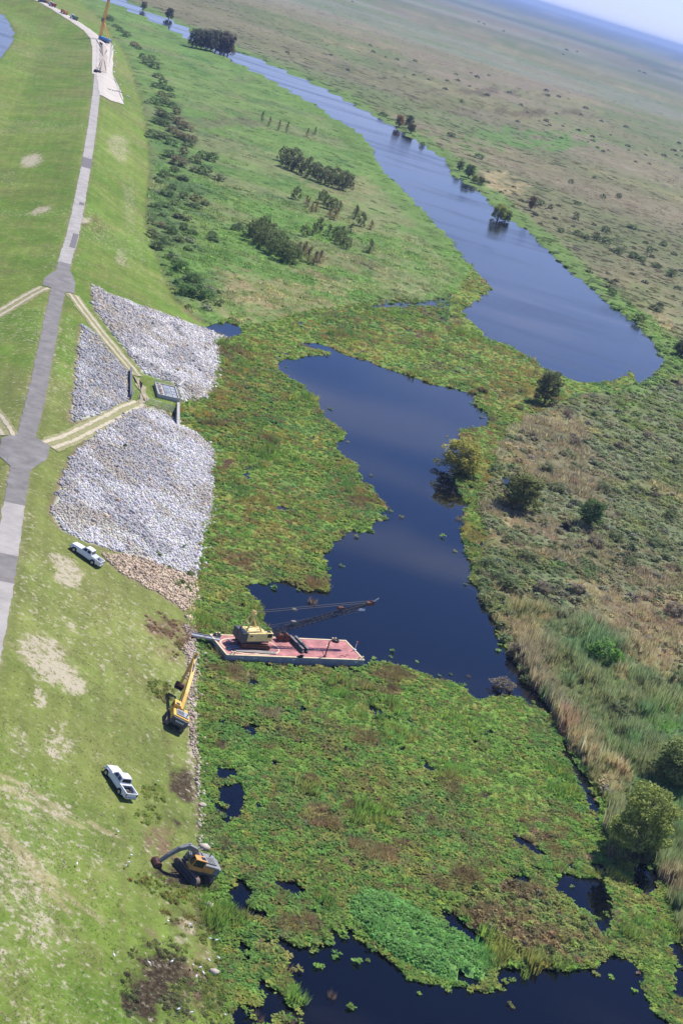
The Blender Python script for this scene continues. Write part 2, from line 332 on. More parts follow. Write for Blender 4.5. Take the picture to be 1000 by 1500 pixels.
#@@PART2
# ---------------------------------------------------------------- colours of the ground, zone by zone
def C(*a): return np.array(a, float)
def ell(px, py, rx, ry, z=None):
    c = gp(px, py) if z is None else at(px, py, z); zz = c[2]
    a = at(px + rx, py, zz) - c; b = at(px, py + ry, zz) - c
    Minv = np.linalg.inv(np.array([[a[0], b[0]], [a[1], b[1]]]))
    return c[:2], Minv
def inell(x, y, e, wob=0.):
    c, Mi = e; dx = x - c[0]; dy = y - c[1]
    u = Mi[0, 0] * dx + Mi[0, 1] * dy; v = Mi[1, 0] * dx + Mi[1, 1] * dy
    return 1 - np.sqrt(u * u + v * v) + wob          # >0 inside
def mix(c, col, m): return c * (1 - m[..., None]) + col * m[..., None]
PALE = C(.40, .34, .26); MUD = C(.062, .043, .036); SOIL = C(.20, .135, .10); GREYSOIL = C(.30, .25, .22)
GRASSBLOT = [  # px, py, rx, ry, colour, strength, speckle scale
    (62, 955, 40, 26, PALE, 1.0, .9), (75, 985, 45, 28, PALE, 1.1, .9), (105, 1003, 28, 18, PALE, 1.2, .9), (60, 1020, 16, 22, PALE, .9, .8), (48, 235, 22, 14, PALE, 1.1, 2.), (60, 308, 16, 5, PALE, 1.0, 2.),
    (98, 838, 22, 26, PALE, .95, .8), (88, 822, 20, 14, PALE, .8, .8), (105, 915, 16, 14, PALE, .55, .8), (85, 1090, 34, 32, PALE, .62, .7), (80, 1103, 14, 12, PALE, .9, .7), (30, 1085, 26, 30, PALE, .5, .7),
    (60, 1180, 70, 34, PALE, .55, .7), (90, 1185, 34, 20, GREYSOIL, .7, .8), (20, 1290, 60, 60, PALE, .62, .7), (40, 1335, 60, 50, PALE, .6, .7), (60, 1375, 60, 40, PALE, .45, .7), (10, 1400, 50, 60, PALE, .4, .7), (60, 1240, 60, 60, PALE, .42, .7),
    (175, 215, 18, 24, PALE, .6, 2.), (178, 375, 12, 22, PALE, .6, 1.5), (190, 300, 14, 40, PALE, .4, 2.), (268, 1155, 24, 34, MUD, 1.3, 1.6), (258, 1200, 24, 22, MUD, .8, 1.2), (240, 1235, 40, 34, SOIL, .9, 1.2), (250, 1215, 20, 20, SOIL, .6, 1.), (283, 1100, 14, 40, GREYSOIL, .7, 1.),
    (240, 920, 28, 22, SOIL, .95, 1.), (268, 930, 20, 20, SOIL, .9, 1.), (252, 955, 24, 18, SOIL, .6, 1.), (285, 1030, 18, 60, GREYSOIL, .7, 1.), (262, 1278, 42, 28, MUD, 1.3, 2.),
    (236, 1442, 66, 62, MUD * .8, 1.6, 2.4), (215, 1475, 44, 55, MUD * .8, 1.5, 2.4), (270, 1360, 32, 34, MUD, .95, 1.2), (272, 1358, 20, 18, C(.46, .38, .33), 1.6, 3.), (268, 1376, 14, 9, C(.38, .32, .28), 1.3, 1.5), (300, 1330, 30, 60, MUD, .6, 1.), (300, 1430, 36, 70, SOIL, .65, 1.),
    (215, 1370, 24, 22, SOIL, .6, 1.), (140, 330, 22, 14, C(.12, .12, .04), 1.0, 2.), (126, 322, 8, 5, PALE, 1.2, 2.), (300, 462, 30, 10, SOIL, .9, 1.5), (150, 125, 0.1, 0.1, PALE, 0., 1.),
]
GRASSBLOT = [(ell(a, b, c, d), e, f, g) for a, b, c, d, e, f, g in GRASSBLOT]
RUTS = [[(0, 1135), (30, 1148), (70, 1175), (130, 1205), (180, 1230)], [(10, 1152), (60, 1182), (120, 1212)], [(0, 1210), (30, 1240), (60, 1275), (120, 1330), (150, 1350)], [(0, 1216), (22, 1248), (100, 1335)],
        [(222, 1045), (236, 1068), (245, 1095), (248, 1125)], [(240, 1150), (262, 1135), (275, 1120)], [(245, 1190), (248, 1225), (252, 1240)], [(272, 1180), (276, 1210), (272, 1240)], [(182, 1190), (184, 1260), (180, 1340), (182, 1400)],
        [(200, 1100), (203, 1040), (195, 980), (178, 920)], [(165, 1090), (172, 1000), (160, 900)], [(190, 1095), (186, 1000)], [(150, 1060), (148, 960)]]
RUTS = [np.array([gp(*p)[:2] for p in r]) for r in RUTS]
R_UP = [(135, 418), (160, 430), (240, 460), (290, 478), (338, 493), (324, 508), (327, 540), (316, 566), (304, 587), (263, 580), (256, 560), (228, 553), (210, 545), (190, 520), (165, 488), (140, 455)]
R_MID = [(120, 476), (135, 485), (165, 520), (188, 548), (189, 587), (150, 607), (104, 619), (112, 560)]
R_LOW = [(208, 597), (240, 604), (262, 617), (266, 624), (300, 640), (316, 660), (317, 700), (312, 760), (302, 820), (291, 848), (250, 831), (190, 812), (130, 795), (90, 775), (75, 750), (90, 710), (105, 672), (130, 643)]
R_TAN = [(150, 808), (200, 815), (291, 848), (293, 900), (290, 930), (280, 925), (272, 898), (230, 868), (190, 848), (165, 830)]
R_STRIP = [(272, 915), (294, 915), (301, 970), (303, 1010), (302, 1055), (308, 1110), (305, 1150), (308, 1190), (312, 1252), (293, 1252), (288, 1200), (287, 1150), (283, 1100), (276, 1060), (277, 1010), (272, 970)]
RPOLY = [np.array([gp(*p)[:2] for p in r]) for r in (R_UP, R_MID, R_LOW, R_TAN, R_STRIP)]
TAN = C(.31, .255, .14); OLIVE = C(.13, .155, .055); MAUVE = C(.185, .155, .095); GGREEN = C(.14, .165, .085); REED = C(.085, .15, .06); BRIGHT = C(.09, .185, .04); DKGREEN = C(.045, .10, .025); PEN = C(.115, .195, .05)
BROWN = C(.17, .11, .06)
LANDBLOT = [  # right marsh and peninsula: px, py, rx, ry, colour, strength
    (745, 760, 22, 28, TAN * 1.0, 1.0), (745, 640, 40, 22, TAN, .9), (780, 665, 40, 30, TAN, .7), (830, 618, 40, 20, TAN, .6), (770, 690, 24, 20, MAUVE, .6), (835, 845, 36, 18, DKGREEN, 1.2), (862, 840, 14, 18, DKGREEN, .9), (730, 845, 36, 34, C(.09, .13, .055), .9),
    (920, 900, 90, 50, MAUVE * 1.05, 1.1), (960, 840, 60, 50, MAUVE, .9), (850, 700, 50, 30, MAUVE, .7), (800, 770, 60, 26, MAUVE, .7), (940, 600, 70, 22, C(.10, .15, .035), 1.1), (900, 590, 40, 14, C(.10, .15, .035), .9),
    (980, 590, 40, 30, C(.11, .155, .05), .8), (840, 1030, 70, 70, REED, 1.2), (930, 1080, 90, 60, REED, 1.1), (870, 960, 60, 40, REED, .9), (840, 1085, 30, 50, TAN * .9, 1.1), (825, 1060, 18, 26, C(.26, .16, .11), 1.0), (870, 1130, 34, 34, TAN * .9, 1.0), (850, 1160, 30, 30, C(.18, .19, .10), .8),
    (950, 985, 50, 14, TAN, .8), (985, 1200, 40, 80, REED, 1.1), (960, 1350, 40, 80, C(.09, .14, .06), 1.1), (990, 1290, 30, 30, MAUVE, .9), (980, 1040, 24, 10, BRIGHT, 1.2), (985, 1065, 30, 12, BRIGHT, 1.1), (810, 930, 50, 40, C(.16, .17, .09), .8), (760, 920, 30, 50, TAN * .85, .8),
    (950, 470, 30, 30, TAN * .9, .8), (985, 560, 20, 16, TAN * .9, .6), (930, 430, 50, 40, OLIVE, .7), (920, 400, 60, 20, MAUVE, .6), (730, 200, 60, 14, BRIGHT * 1.0, .6), (830, 210, 50, 9, BRIGHT, .9), (800, 195, 60, 6, BRIGHT, .7), (660, 150, 60, 10, C(.12, .13, .05), .7), (780, 165, 60, 6, C(.10, .085, .045), .9),
    (720, 135, 60, 6, C(.10, .085, .05), .8), (560, 100, 70, 10, C(.11, .12, .06), .6), (735, 275, 34, 10, TAN, .9), (720, 258, 20, 8, TAN, .8), (850, 350, 30, 10, OLIVE, .8), (880, 360, 50, 14, C(.10, .13, .05), .7),
    (420, 440, 110, 34, C(.25, .225, .11), .95), (560, 420, 90, 26, C(.21, .215, .10), .85), (350, 425, 40, 30, C(.27, .235, .12), .95), (530, 310, 60, 40, C(.19, .21, .09), .8), (600, 350, 60, 40, C(.19, .21, .09), .8), (520, 275, 40, 20, C(.20, .20, .09), .8), (350, 400, 40, 20, TAN * .8, .7), (480, 390, 60, 14, TAN * .7, .7), (290, 420, 34, 24, C(.07, .13, .045), 1.1),
    (640, 400, 40, 40, C(.19, .21, .09), .7), (690, 395, 22, 30, OLIVE, .6), (320, 180, 70, 8, C(.14, .13, .08), .7), (330, 200, 40, 6, C(.12, .14, .07), .6), (400, 120, 60, 8, C(.14, .15, .08), .6), (250, 330, 40, 80, C(.085, .13, .055), .9), (260, 210, 40, 60, C(.08, .14, .05), .6)]
LANDBLOT = [(ell(a, b, c, d, .5), e, f) for a, b, c, d, e, f in LANDBLOT]
REEDBED = pl([(790, 905), (860, 915), (940, 985), (1020, 1000), (1040, 1500), (985, 1400), (960, 1260), (905, 1200), (860, 1080), (800, 1000)])
def land_color(x, y):
    """base colour of the marsh and the peninsula"""
    D = np.hypot(x, y)
    n1 = fbm(x, y, 34, 4, 21); n2 = fbm(x, y, 15, 4, 31); n3 = fbm(x, y, 6, 3, 41); n4 = fbm(x, y, 120, 4, 51); n5 = fbm(x, y, 420, 5, 61); n6 = fbm(x / 3, y, 900, 5, 71)
    c = np.zeros(x.shape + (3,)) + GGREEN
    c = mix(c, MAUVE, smooth(n1 + .35 * (n3 - .5), .48, .64) * .65)
    c = mix(c, OLIVE, smooth(n2, .50, .64) * .8)
    c = mix(c, TAN * .85, smooth(fbm(x, y, 22, 4, 81), .58, .70) * .7)
    # far plain
    far = smooth(D, 520, 1000)
    f = np.zeros(x.shape + (3,)) + C(.165, .155, .085)
    f = mix(f, C(.12, .145, .062), smooth(n4, .46, .60) * .85)
    f = mix(f, C(.19, .155, .115), smooth(fbm(x, y, 160, 4, 91), .5, .66) * .8)
    f = mix(f, C(.225, .195, .11), smooth(fbm(x, y, 70, 4, 95), .56, .7) * .7)
    f = mix(f, C(.12, .12, .065), smooth(n5, .54, .64) * .6)
    f = mix(f, C(.17, .19, .15), smooth(n6, .52, .66) * .6)
    wv = fbm(x / 2.5, y, 2600, 5, 99)
    f = mix(f, C(.07, .085, .055), smooth(wv, .55, .60) * smooth(D, 3000, 6500) * .9)
    f = mix(f, C(.055, .07, .05), smooth(D, 9000, 15000) * .8)
    f = mix(f, C(.115, .15, .06), smooth(fbm(x / 2.6, y, 210, 4, 111), .55, .66) * .8); f = mix(f, C(.20, .165, .115), smooth(fbm(x / 2.6, y, 260, 4, 121), .57, .68) * .6); f = mix(f, C(.21, .21, .17), smooth(fbm(x / 3, y, 500, 4, 131), .55, .66) * .7)
    f = f * C(1.03, 1.06, .98)
    c = mix(c, f, far)
    rd = smooth(sdf(x, y, REEDBED) + 5 * (n2 - .5), -2, 3); c = mix(c, mix(np.zeros(x.shape + (3,)) + REED, C(.13, .165, .07), smooth(n1, .45, .6)), rd * .85)
    # peninsula between levee and river
    pen = smooth(sdf(x, y, PENIN), -3, 3)
    p = np.zeros(x.shape + (3,)) + PEN
    p = mix(p, C(.14, .20, .06), smooth(n1, .45, .6) * .8)
    p = mix(p, C(.165, .18, .085), smooth(fbm(x / 2, y, 40, 4, 14), .54, .68) * .7)
    p = mix(p, C(.06, .13, .035), smooth(n2, .56, .7) * .6)
    c = mix(c, p, pen)
    wob = 2.4 * (n3 - .5) + 2.6 * (n2 - .5); brk = .25 + .75 * smooth(fbm(x, y, 2.6, 3, 45), .40, .58); brk = np.where(D > 650, 1.0, brk)
    for e, col, s in LANDBLOT:
        c = mix(c, col, np.clip(s * .9, 0, .92) * smooth(inell(x, y, e, wob), -.1, .5) * brk)
    # green fringe on the river banks
    r = sdf(x, y, RIVER)
    c = mix(c, C(.11, .19, .045), smooth(r + .012 * D * (1 + n3), -4, 0) * .8)
    return c
PENIN = np.vstack([pl(TOE2PX[:-2]), pl([(120, -8), (160, 3), (200, 18), (240, 37), (276, 56), (340, 88), (400, 118), (440, 141), (482, 168), (515, 186), (533, 198), (543, 217), (563, 252), (584, 270), (608, 296), (652, 340), (684, 384), (690, 395), (672, 428), (640, 440), (510, 448), (400, 472), (338, 496)])])
def grass_color(x, y): return grass_color0(x, y) * C(.80, .86, .66)
def grass_color0(x, y):
    n1 = fbm(x, y, 18, 4, 201); n2 = fbm(x, y, 6, 4, 211); n3 = fbm(x, y, 1.6, 3, 221); n4 = fbm(x, y, 60, 3, 231)
    c = np.zeros(x.shape + (3,)) + C(.155, .215, .048)
    c = mix(c, C(.115, .20, .032), smooth(n1, .45, .62) * .8)
    c = mix(c, C(.20, .215, .075), smooth(n2, .52, .68) * .6)
    c = mix(c, C(.21, .20, .09), smooth(n4, .54, .7) * .55)
    dc = dline(x, y, CREST)
    st = .5 + .5 * np.sin(dc * 2 * math.pi / 3.4 + 2.2 * (n1 - .5))
    c = c * (1 + .10 * (st - .5) + .20 * (n3 - .5))[..., None]
    wob = 1.3 * (n2 - .5) + .5 * (n1 - .5)
    for e, col, s, g in GRASSBLOT:
        m = smooth(inell(x, y, e, wob + .9 * (n3 - .5)), -.05, .55) * min(s, 1)
        sp = fbm(x, y, g, 3, 77)
        m = np.clip(m * (.25 + 1.5 * smooth(sp, .36, .62)) * max(s, .55), 0, 1) * (.45 if (col is PALE or col is GREYSOIL) else 1.0)
        c = mix(c, col, m)
    for i_, r in enumerate(RUTS):
        c = mix(c, C(.36, .29, .21) if i_ < 4 else C(.15, .14, .06), smooth((.7 if i_ < 4 else .45) - dline(x, y, r) + 1.1 * (n3 - .5), 0, .4) * (.7 if i_ < 5 else .4))
    for P in RPOLY[:3]:
        c = mix(c, C(.22, .16, .12), smooth(sdf(x, y, P) + .8 * (n3 - .5), -1.2, -.2))
        c = mix(c, C(.56, .56, .58), smooth(sdf(x, y, P), -.2, .4))
    for P in RPOLY[3:]:
        c = mix(c, C(.24, .19, .14), smooth(sdf(x, y, P) + .8 * (n3 - .5), -.8, .4))
    # edge of the road: dry shoulder
    c = mix(c, C(.26, .22, .15), smooth(2.5 - dc + 1.2 * (n3 - .5), 0, .8) * .6)
    # wet bank
    c = mix(c, C(.10, .10, .045), smooth(2.0 - dline(x, y, TOE) + 1.5 * (n2 - .5), 0, 1.5) * .6)
    return c
def ground_color(x, y):
    lev = np.maximum(sdf(x, y, LEVR), sdf(x, y, LEVL))
    m = smooth(lev + 1.5 * (fbm(x, y, 4, 3, 19) - .5), -.6, .6)
    c = land_color(x, y)
    k = (lev > -4) & (np.hypot(x, y) < 2600)
    g = c.copy(); g[k] = grass_color(x[k], y[k])
    return mix(c, g, m)
# ---------------------------------------------------------------- ground sheet: polar grid, finer near the helicopter
gc = ground_color(gx, gy)
bare = np.zeros(gx.shape); _k = gy < 1500
for e_, col_, s_, g_ in GRASSBLOT:
    if col_ is PALE or col_ is GREYSOIL: bare[_k] = np.maximum(bare[_k], s_ * smooth(inell(gx[_k], gy[_k], e_, 1.0 * (fbm(gx[_k], gy[_k], 6, 4, 211) - .5)), -.25, .55))
_l = np.maximum(sdf(gx[_k], gy[_k], LEVR), sdf(gx[_k], gy[_k], LEVL)); bare[_k] = np.where(_l > .5, np.maximum(bare[_k], .11 + .20 * smooth(fbm(gx[_k], gy[_k], 30, 3, 219), .5, .65)), 0)
ii = (np.arange(NR - 1)[:, None] * NA + np.arange(NA - 1)[None, :]).ravel()
me = npmesh('ground', np.stack([gx, gy, gz], 1), np.stack([ii, ii + NA, ii + NA + 1, ii + 1], 1), {'tint': ('FLOAT_COLOR', 'POINT', gc), 'bare': ('FLOAT', 'POINT', bare)}, True)
M_GROUND = attr_mat('ground', 'tint', .95, ((3.2, .16), (.55, .15), (.12, .16), (.03, .14), (.008, .10)), bump=.22, bscale=2.2, spec=.05)
def speckle(m):
    t = m.node_tree; k = t.links.new; b = t.nodes['Principled BSDF']; src = b.inputs['Base Color'].links[0].from_socket
    a = t.nodes.new('ShaderNodeAttribute'); a.attribute_name = 'bare'; geo = t.nodes.new('ShaderNodeNewGeometry')
    n = t.nodes.new('ShaderNodeTexNoise'); n.inputs['Scale'].default_value = 1.1; n.inputs['Detail'].default_value = 8; n.inputs['Roughness'].default_value = .72; k(geo.outputs['Position'], n.inputs['Vector'])
    ma = t.nodes.new('ShaderNodeMath'); ma.operation = 'MULTIPLY_ADD'; ma.inputs[1].default_value = .20; k(a.outputs['Fac'], ma.inputs[0]); k(n.outputs['Fac'], ma.inputs[2])
    mr = t.nodes.new('ShaderNodeMapRange'); mr.inputs['From Min'].default_value = .60; mr.inputs['From Max'].default_value = .70; mr.inputs['To Max'].default_value = .85; k(ma.outputs[0], mr.inputs['Value'])
    mx = t.nodes.new('ShaderNodeMixRGB'); mx.inputs[2].default_value = (.40, .35, .27, 1); k(mr.outputs[0], mx.inputs[0]); k(src, mx.inputs[1]); k(mx.outputs[0], b.inputs['Base Color'])
    # dry blades and thatch between the green ones
    n3 = t.nodes.new('ShaderNodeTexNoise'); n3.inputs['Scale'].default_value = 1.7; n3.inputs['Detail'].default_value = 9; n3.inputs['Roughness'].default_value = .8; k(geo.outputs['Position'], n3.inputs['Vector'])
    gt = t.nodes.new('ShaderNodeMath'); gt.operation = 'GREATER_THAN'; gt.inputs[1].default_value = .1; k(a.outputs['Fac'], gt.inputs[0])
    m3 = t.nodes.new('ShaderNodeMapRange'); m3.inputs['From Min'].default_value = .48; m3.inputs['From Max'].default_value = .66; m3.inputs['To Max'].default_value = .38; k(n3.outputs['Fac'], m3.inputs['Value'])
    mm = t.nodes.new('ShaderNodeMath'); mm.operation = 'MULTIPLY'; k(m3.outputs[0], mm.inputs[0]); k(gt.outputs[0], mm.inputs[1])
    mx2 = t.nodes.new('ShaderNodeMixRGB'); mx2.inputs[2].default_value = (.27, .235, .12, 1); k(mm.outputs[0], mx2.inputs[0]); k(src, mx2.inputs[1]); k(mx2.outputs[0], mx.inputs[1])
speckle(M_GROUND)
me.materials.append(M_GROUND)
tag(link(bpy.data.objects.new('ground', me)), kind='structure')
# ---------------------------------------------------------------- water
def water_mat():
    m = bpy.data.materials.new('water'); m.use_nodes = True; t = m.node_tree; b = t.nodes['Principled BSDF']; k = t.links.new
    b.inputs['Base Color'].default_value = (.0012, .0016, .004, 1); b.inputs['IOR'].default_value = 1.33
    geo = t.nodes.new('ShaderNodeNewGeometry')
    mp = t.nodes.new('ShaderNodeMapping'); mp.inputs['Rotation'].default_value = (0, 0, math.radians(-8)); mp.inputs['Scale'].default_value = (.009, .034, 1)
    k(geo.outputs['Position'], mp.inputs['Vector'])
    wn = t.nodes.new('ShaderNodeTexNoise'); wn.inputs['Scale'].default_value = 1.0; wn.inputs['Detail'].default_value = 4; k(mp.outputs[0], wn.inputs['Vector'])
    mr = t.nodes.new('ShaderNodeMapRange'); mr.inputs['From Min'].default_value = .44; mr.inputs['From Max'].default_value = .64; mr.inputs['To Min'].default_value = .02; mr.inputs['To Max'].default_value = .16
    k(wn.outputs['Fac'], mr.inputs['Value'])
    # open river is rippled, the sheltered bay is calm
    sp = t.nodes.new('ShaderNodeSeparateXYZ'); k(geo.outputs['Position'], sp.inputs[0])
    my = t.nodes.new('ShaderNodeMapRange'); my.inputs['From Min'].default_value = 420; my.inputs['From Max'].default_value = 560; k(sp.outputs['Y'], my.inputs['Value'])
    mu = t.nodes.new('ShaderNodeMath'); mu.operation = 'MULTIPLY'; k(mr.outputs[0], mu.inputs[0]); k(my.outputs[0], mu.inputs[1])
    ad = t.nodes.new('ShaderNodeMath'); ad.operation = 'ADD'; ad.inputs[1].default_value = .03; k(mu.outputs[0], ad.inputs[0])
    k(ad.outputs[0], b.inputs['Roughness'])
    n = t.nodes.new('ShaderNodeTexNoise'); n.inputs['Scale'].default_value = .8; n.inputs['Detail'].default_value = 5; k(geo.outputs['Position'], n.inputs['Vector'])
    bp = t.nodes.new('ShaderNodeBump'); bp.inputs['Distance'].default_value = .14
    m2 = t.nodes.new('ShaderNodeMath'); m2.operation = 'MULTIPLY_ADD'; m2.inputs[1].default_value = 3.2; m2.inputs[2].default_value = .03
    k(mu.outputs[0], m2.inputs[0]); k(m2.outputs[0], bp.inputs['Strength'])
    k(n.outputs['Fac'], bp.inputs['Height']); k(bp.outputs[0], b.inputs['Normal'])
    return m
M_WATER = water_mat()
wv = np.array([[-1300, 90, 0], [420, 90, 0], [420, 2500, 0], [-1300, 2500, 0]], float)
me = npmesh('water', wv, np.array([[0, 1, 2, 3]])); me.materials.append(M_WATER)
tag(link(bpy.data.objects.new('water', me)), kind='structure')
# ---------------------------------------------------------------- road on the crest, pads, gravel tracks
def ribbon(pts, width, dz, name, m, jit=0.0, step=1.2, cross=4):
    pts = np.array(pts, float); seg = np.hypot(*(pts[1:] - pts[:-1]).T); s = np.concatenate([[0], np.cumsum(seg)])
    ss = np.linspace(0, s[-1], max(2, int(s[-1] / step)) + 1)
    P = np.stack([np.interp(ss, s, pts[:, 0]), np.interp(ss, s, pts[:, 1])], 1)
    T = np.gradient(P, axis=0); T /= np.hypot(*T.T)[:, None] + 1e-9; N = np.stack([-T[:, 1], T[:, 0]], 1)
    wl = np.interp(ss, np.linspace(0, s[-1], len(width)), width) if np.ndim(width) else np.full(len(ss), float(width))
    V = []
    for k in range(cross + 1):
        o = (k / cross - .5) * wl
        if k in (0, cross) and jit: o = o + jit * (fbm(P[:, 0], P[:, 1], 1.3, 3, 300 + k) - .5) * 2
        V.append(P + N * o[:, None])
    V = np.stack(V, 1); n = len(ss); x = V[..., 0].ravel(); y = V[..., 1].ravel()
    z = look(x, y) + dz * (1 + np.hypot(x, y) / 250)
    w1 = cross + 1; i = (np.arange(n - 1)[:, None] * w1 + np.arange(cross)[None]).ravel()
    me = npmesh(name, np.stack([x, y, z], 1), np.stack([i, i + 1, i + w1 + 1, i + w1], 1)); me.materials.append(m)
    return tag(link(bpy.data.objects.new(name, me)), kind='structure')
def sheet(pts, dz, name, m, sub=10, jit=0., kind='structure'):
    """flat ragged patch laid on the ground"""
    pts = np.array(pts, float); c = pts.mean(0)
    nn = len(pts) * sub; t = np.arange(nn) / sub; i0 = t.astype(int); f = (t - i0)[:, None]
    P = pts[i0] * (1 - f) + pts[(i0 + 1) % len(pts)] * f
    if jit: P = P + (np.stack([fbm(P[:, 0], P[:, 1], 1.5, 3, 400), fbm(P[:, 0], P[:, 1], 1.5, 3, 410)], 1) - .5) * 2 * jit
    rings = [c + (P - c) * k for k in (1, .8, .6, .4, .2, .02)]
    V = np.vstack(rings); z = look(V[:, 0], V[:, 1]) + dz * (1 + np.hypot(V[:, 0], V[:, 1]) / 250); F = []
    for r in range(5):
        a = r * nn + np.arange(nn); b = r * nn + (np.arange(nn) + 1) % nn
        F.append(np.stack([a, b, b + nn, a + nn], 1))
    me = npmesh(name, np.column_stack([V, z]), np.vstack(F)); me.materials.append(m)
    return tag(link(bpy.data.objects.new(name, me)), kind=kind)
M_ASPH = mat('asphalt_grey', (.185, .174, .166), .9, 0, .26, .35, .3, 9)
M_ASPH2 = mat('asphalt_dark_patch', (.15, .14, .145), .9, 0, .12, .6)
M_CONC = mat('pale_paving', (.33, .31, .29), .9, 0, .2, .3, .2, 8)
M_SAND = mat('white_sand', (.46, .42, .37), .95, 0, .12, .12, .3, 3)
M_SAND2 = mat('trodden_sand', (.38, .33, .28), .95, 0, .14, .1)
M_SHELL = mat('shell_gravel', (.44, .385, .28), .95, 0, .3, 2.2, .5, 8)
def crest_between(y0, y1):
    """part of the crest line between two photo rows"""
    rp = sorted(ROADPX, key=lambda p: -p[1]); ys = np.array([p[1] for p in rp]); xs = np.array([p[0] for p in rp])
    sel = [y0] + [v for v in ys if y1 < v < y0] + [y1]
    return pl([(np.interp(-v, -ys, xs), v) for v in sel], CZ)
for k, (y0, y1, m) in enumerate([(1700, 852, M_CONC), (852, 812, M_ASPH), (812, 738, M_CONC), (738, 385, M_ASPH), (385, 340, M_CONC), (340, 246, M_CONC), (246, 232, M_ASPH2), (232, 110, M_CONC), (110, -45, M_SAND)]):
    ribbon(crest_between(y0, y1), 3.5 if y0 > 110 else [6.0, 9.0, 9.0, 8.0], .03 + .004 * (k % 2), 'road', m, .34, .9)
for a, b, dz in ((362, 342, .05), (300, 296, .05)):
    cb = crest_between(a, b); ribbon(cb + np.array([.8, 0.1]), 1.6, dz, 'road_patch', M_ASPH2, .08)
sheet(pl([(64, 408), (77, 399), (90, 396), (104, 399), (111, 414), (109, 430), (96, 428), (77, 423), (63, 417)], CZ), .045, 'road_pad', M_ASPH, 6, .15)
sheet(pl([(3, 640), (27, 636), (54, 642), (74, 652), (70, 671), (42, 692), (18, 686), (-2, 666)], CZ), .045, 'road_pad', M_ASPH, 6, .15)
def track(px, off=.95, w=.8):
    c = np.array([gp(*p)[:2] for p in px]); T = np.gradient(c, axis=0); T /= np.hypot(*T.T)[:, None]; N = np.stack([-T[:, 1], T[:, 0]], 1)
    ribbon(c, 2 * off + w + 1.4, .035, 'track_verge', M_VERGE, .5, .8)
    for s in (-1, 1): ribbon(c + N * off * s, w, .06, 'gravel_track', M_SHELL, .32, .5)
M_VERGE = mat('thin_dry_grass', (.24, .235, .11), .95, 0, .25, 1.2, .3, 6)
M_VERGE2 = mat('worn_verge', (.33, .29, .19), .95, 0, .35, .8, .3, 6)
track([(106, 431), (125, 457), (150, 490), (175, 520), (200, 551)])
track([(71, 653), (100, 643), (135, 626), (170, 608), (205, 590)])
track([(66, 421), (45, 432), (20, 447), (0, 459), (-40, 482)])
track([(12, 638), (4, 624), (-10, 606), (-30, 580)])
sheet([gp(*p)[:2] for p in [(197, 553), (206, 556), (213, 570), (215, 585), (208, 592), (200, 590), (206, 575)]], .05, 'gravel_track', M_VERGE2, 6, 1.3)
sheet([gp(*p)[:2] for p in [(142, 58), (150, 58), (160, 62), (166, 68), (166, 90), (164, 116), (172, 127), (178, 136), (182, 154), (160, 147), (146, 140), (141, 110), (143, 80)]], .07, 'sand_pad', M_SAND, 8, 1.0)
sheet([gp(*p)[:2] for p in [(146, 62), (156, 70), (157, 90), (155, 108), (146, 106), (145, 85)]], .11, 'sand_pad', M_SAND2, 8, 1.5)
# ---------------------------------------------------------------- riprap
ICO = None
def ico():
    bm = bmesh.new(); bmesh.ops.create_icosphere(bm, subdivisions=1, radius=1.0)
    V = np.array([v.co[:] for v in bm.verts]); Fc = np.array([[v.index for v in f.verts] for f in bm.faces]); bm.free(); return V, Fc
IV, IF = ico()
def rotm(n, rng):
    q = rng.normal(size=(n, 4)); q /= np.linalg.norm(q, axis=1)[:, None]; w_, x, y, z = q.T
    return np.stack([np.stack([1 - 2 * (y * y + z * z), 2 * (x * y - z * w_), 2 * (x * z + y * w_)], 1), np.stack([2 * (x * y + z * w_), 1 - 2 * (x * x + z * z), 2 * (y * z - x * w_)], 1), np.stack([2 * (x * z - y * w_), 2 * (y * z + x * w_), 1 - 2 * (x * x + y * y)], 1)], 1)
def rocks(name, P, size, cols, m, rng, lift=.12):
    n = len(P); R = rotm(n, rng)
    sc = size[:, None] * rng.uniform(.65, 1.25, (n, 3)) * np.array([1, .9, .8])
    jit = rng.uniform(.72, 1.18, (n, len(IV), 1))
    V = np.einsum('nij,nkj->nki', R, IV[None] * sc[:, None, :] * jit)
    V += np.column_stack([P, np.maximum(look(P[:, 0], P[:, 1]), -.02) + size * lift])[:, None, :]
    Fc = (IF[None] + (np.arange(n) * len(IV))[:, None, None]).reshape(-1, 3)
    cc = np.repeat(cols, len(IV), 0)
    me = npmesh(name, V.reshape(-1, 3), Fc, {'tint': ('FLOAT_COLOR', 'POINT', cc)}); me.materials.append(m)
    return link(bpy.data.objects.new(name, me))
M_ROCK = attr_mat('riprap_stone', 'tint', .9, ((4., .14),), bump=.3, bscale=7, spec=.2)
def scatter_poly(poly, spacing, rng):
    lo = poly.min(0); hi = poly.max(0); nx, ny = ((hi - lo) / spacing).astype(int) + 1
    X, Y = np.meshgrid(np.arange(nx), np.arange(ny)); P = np.stack([X.ravel(), Y.ravel()], 1) * spacing + lo + rng.uniform(-.45, .45, (nx * ny, 2)) * spacing
    e = sdf(P[:, 0], P[:, 1], poly) + 2.4 * (fbm(P[:, 0], P[:, 1], 2.2, 3, 500) - .5) + .5 * (rng.random(len(P)) - .5)
    return P[e > 0]
rr = np.random.default_rng(11)
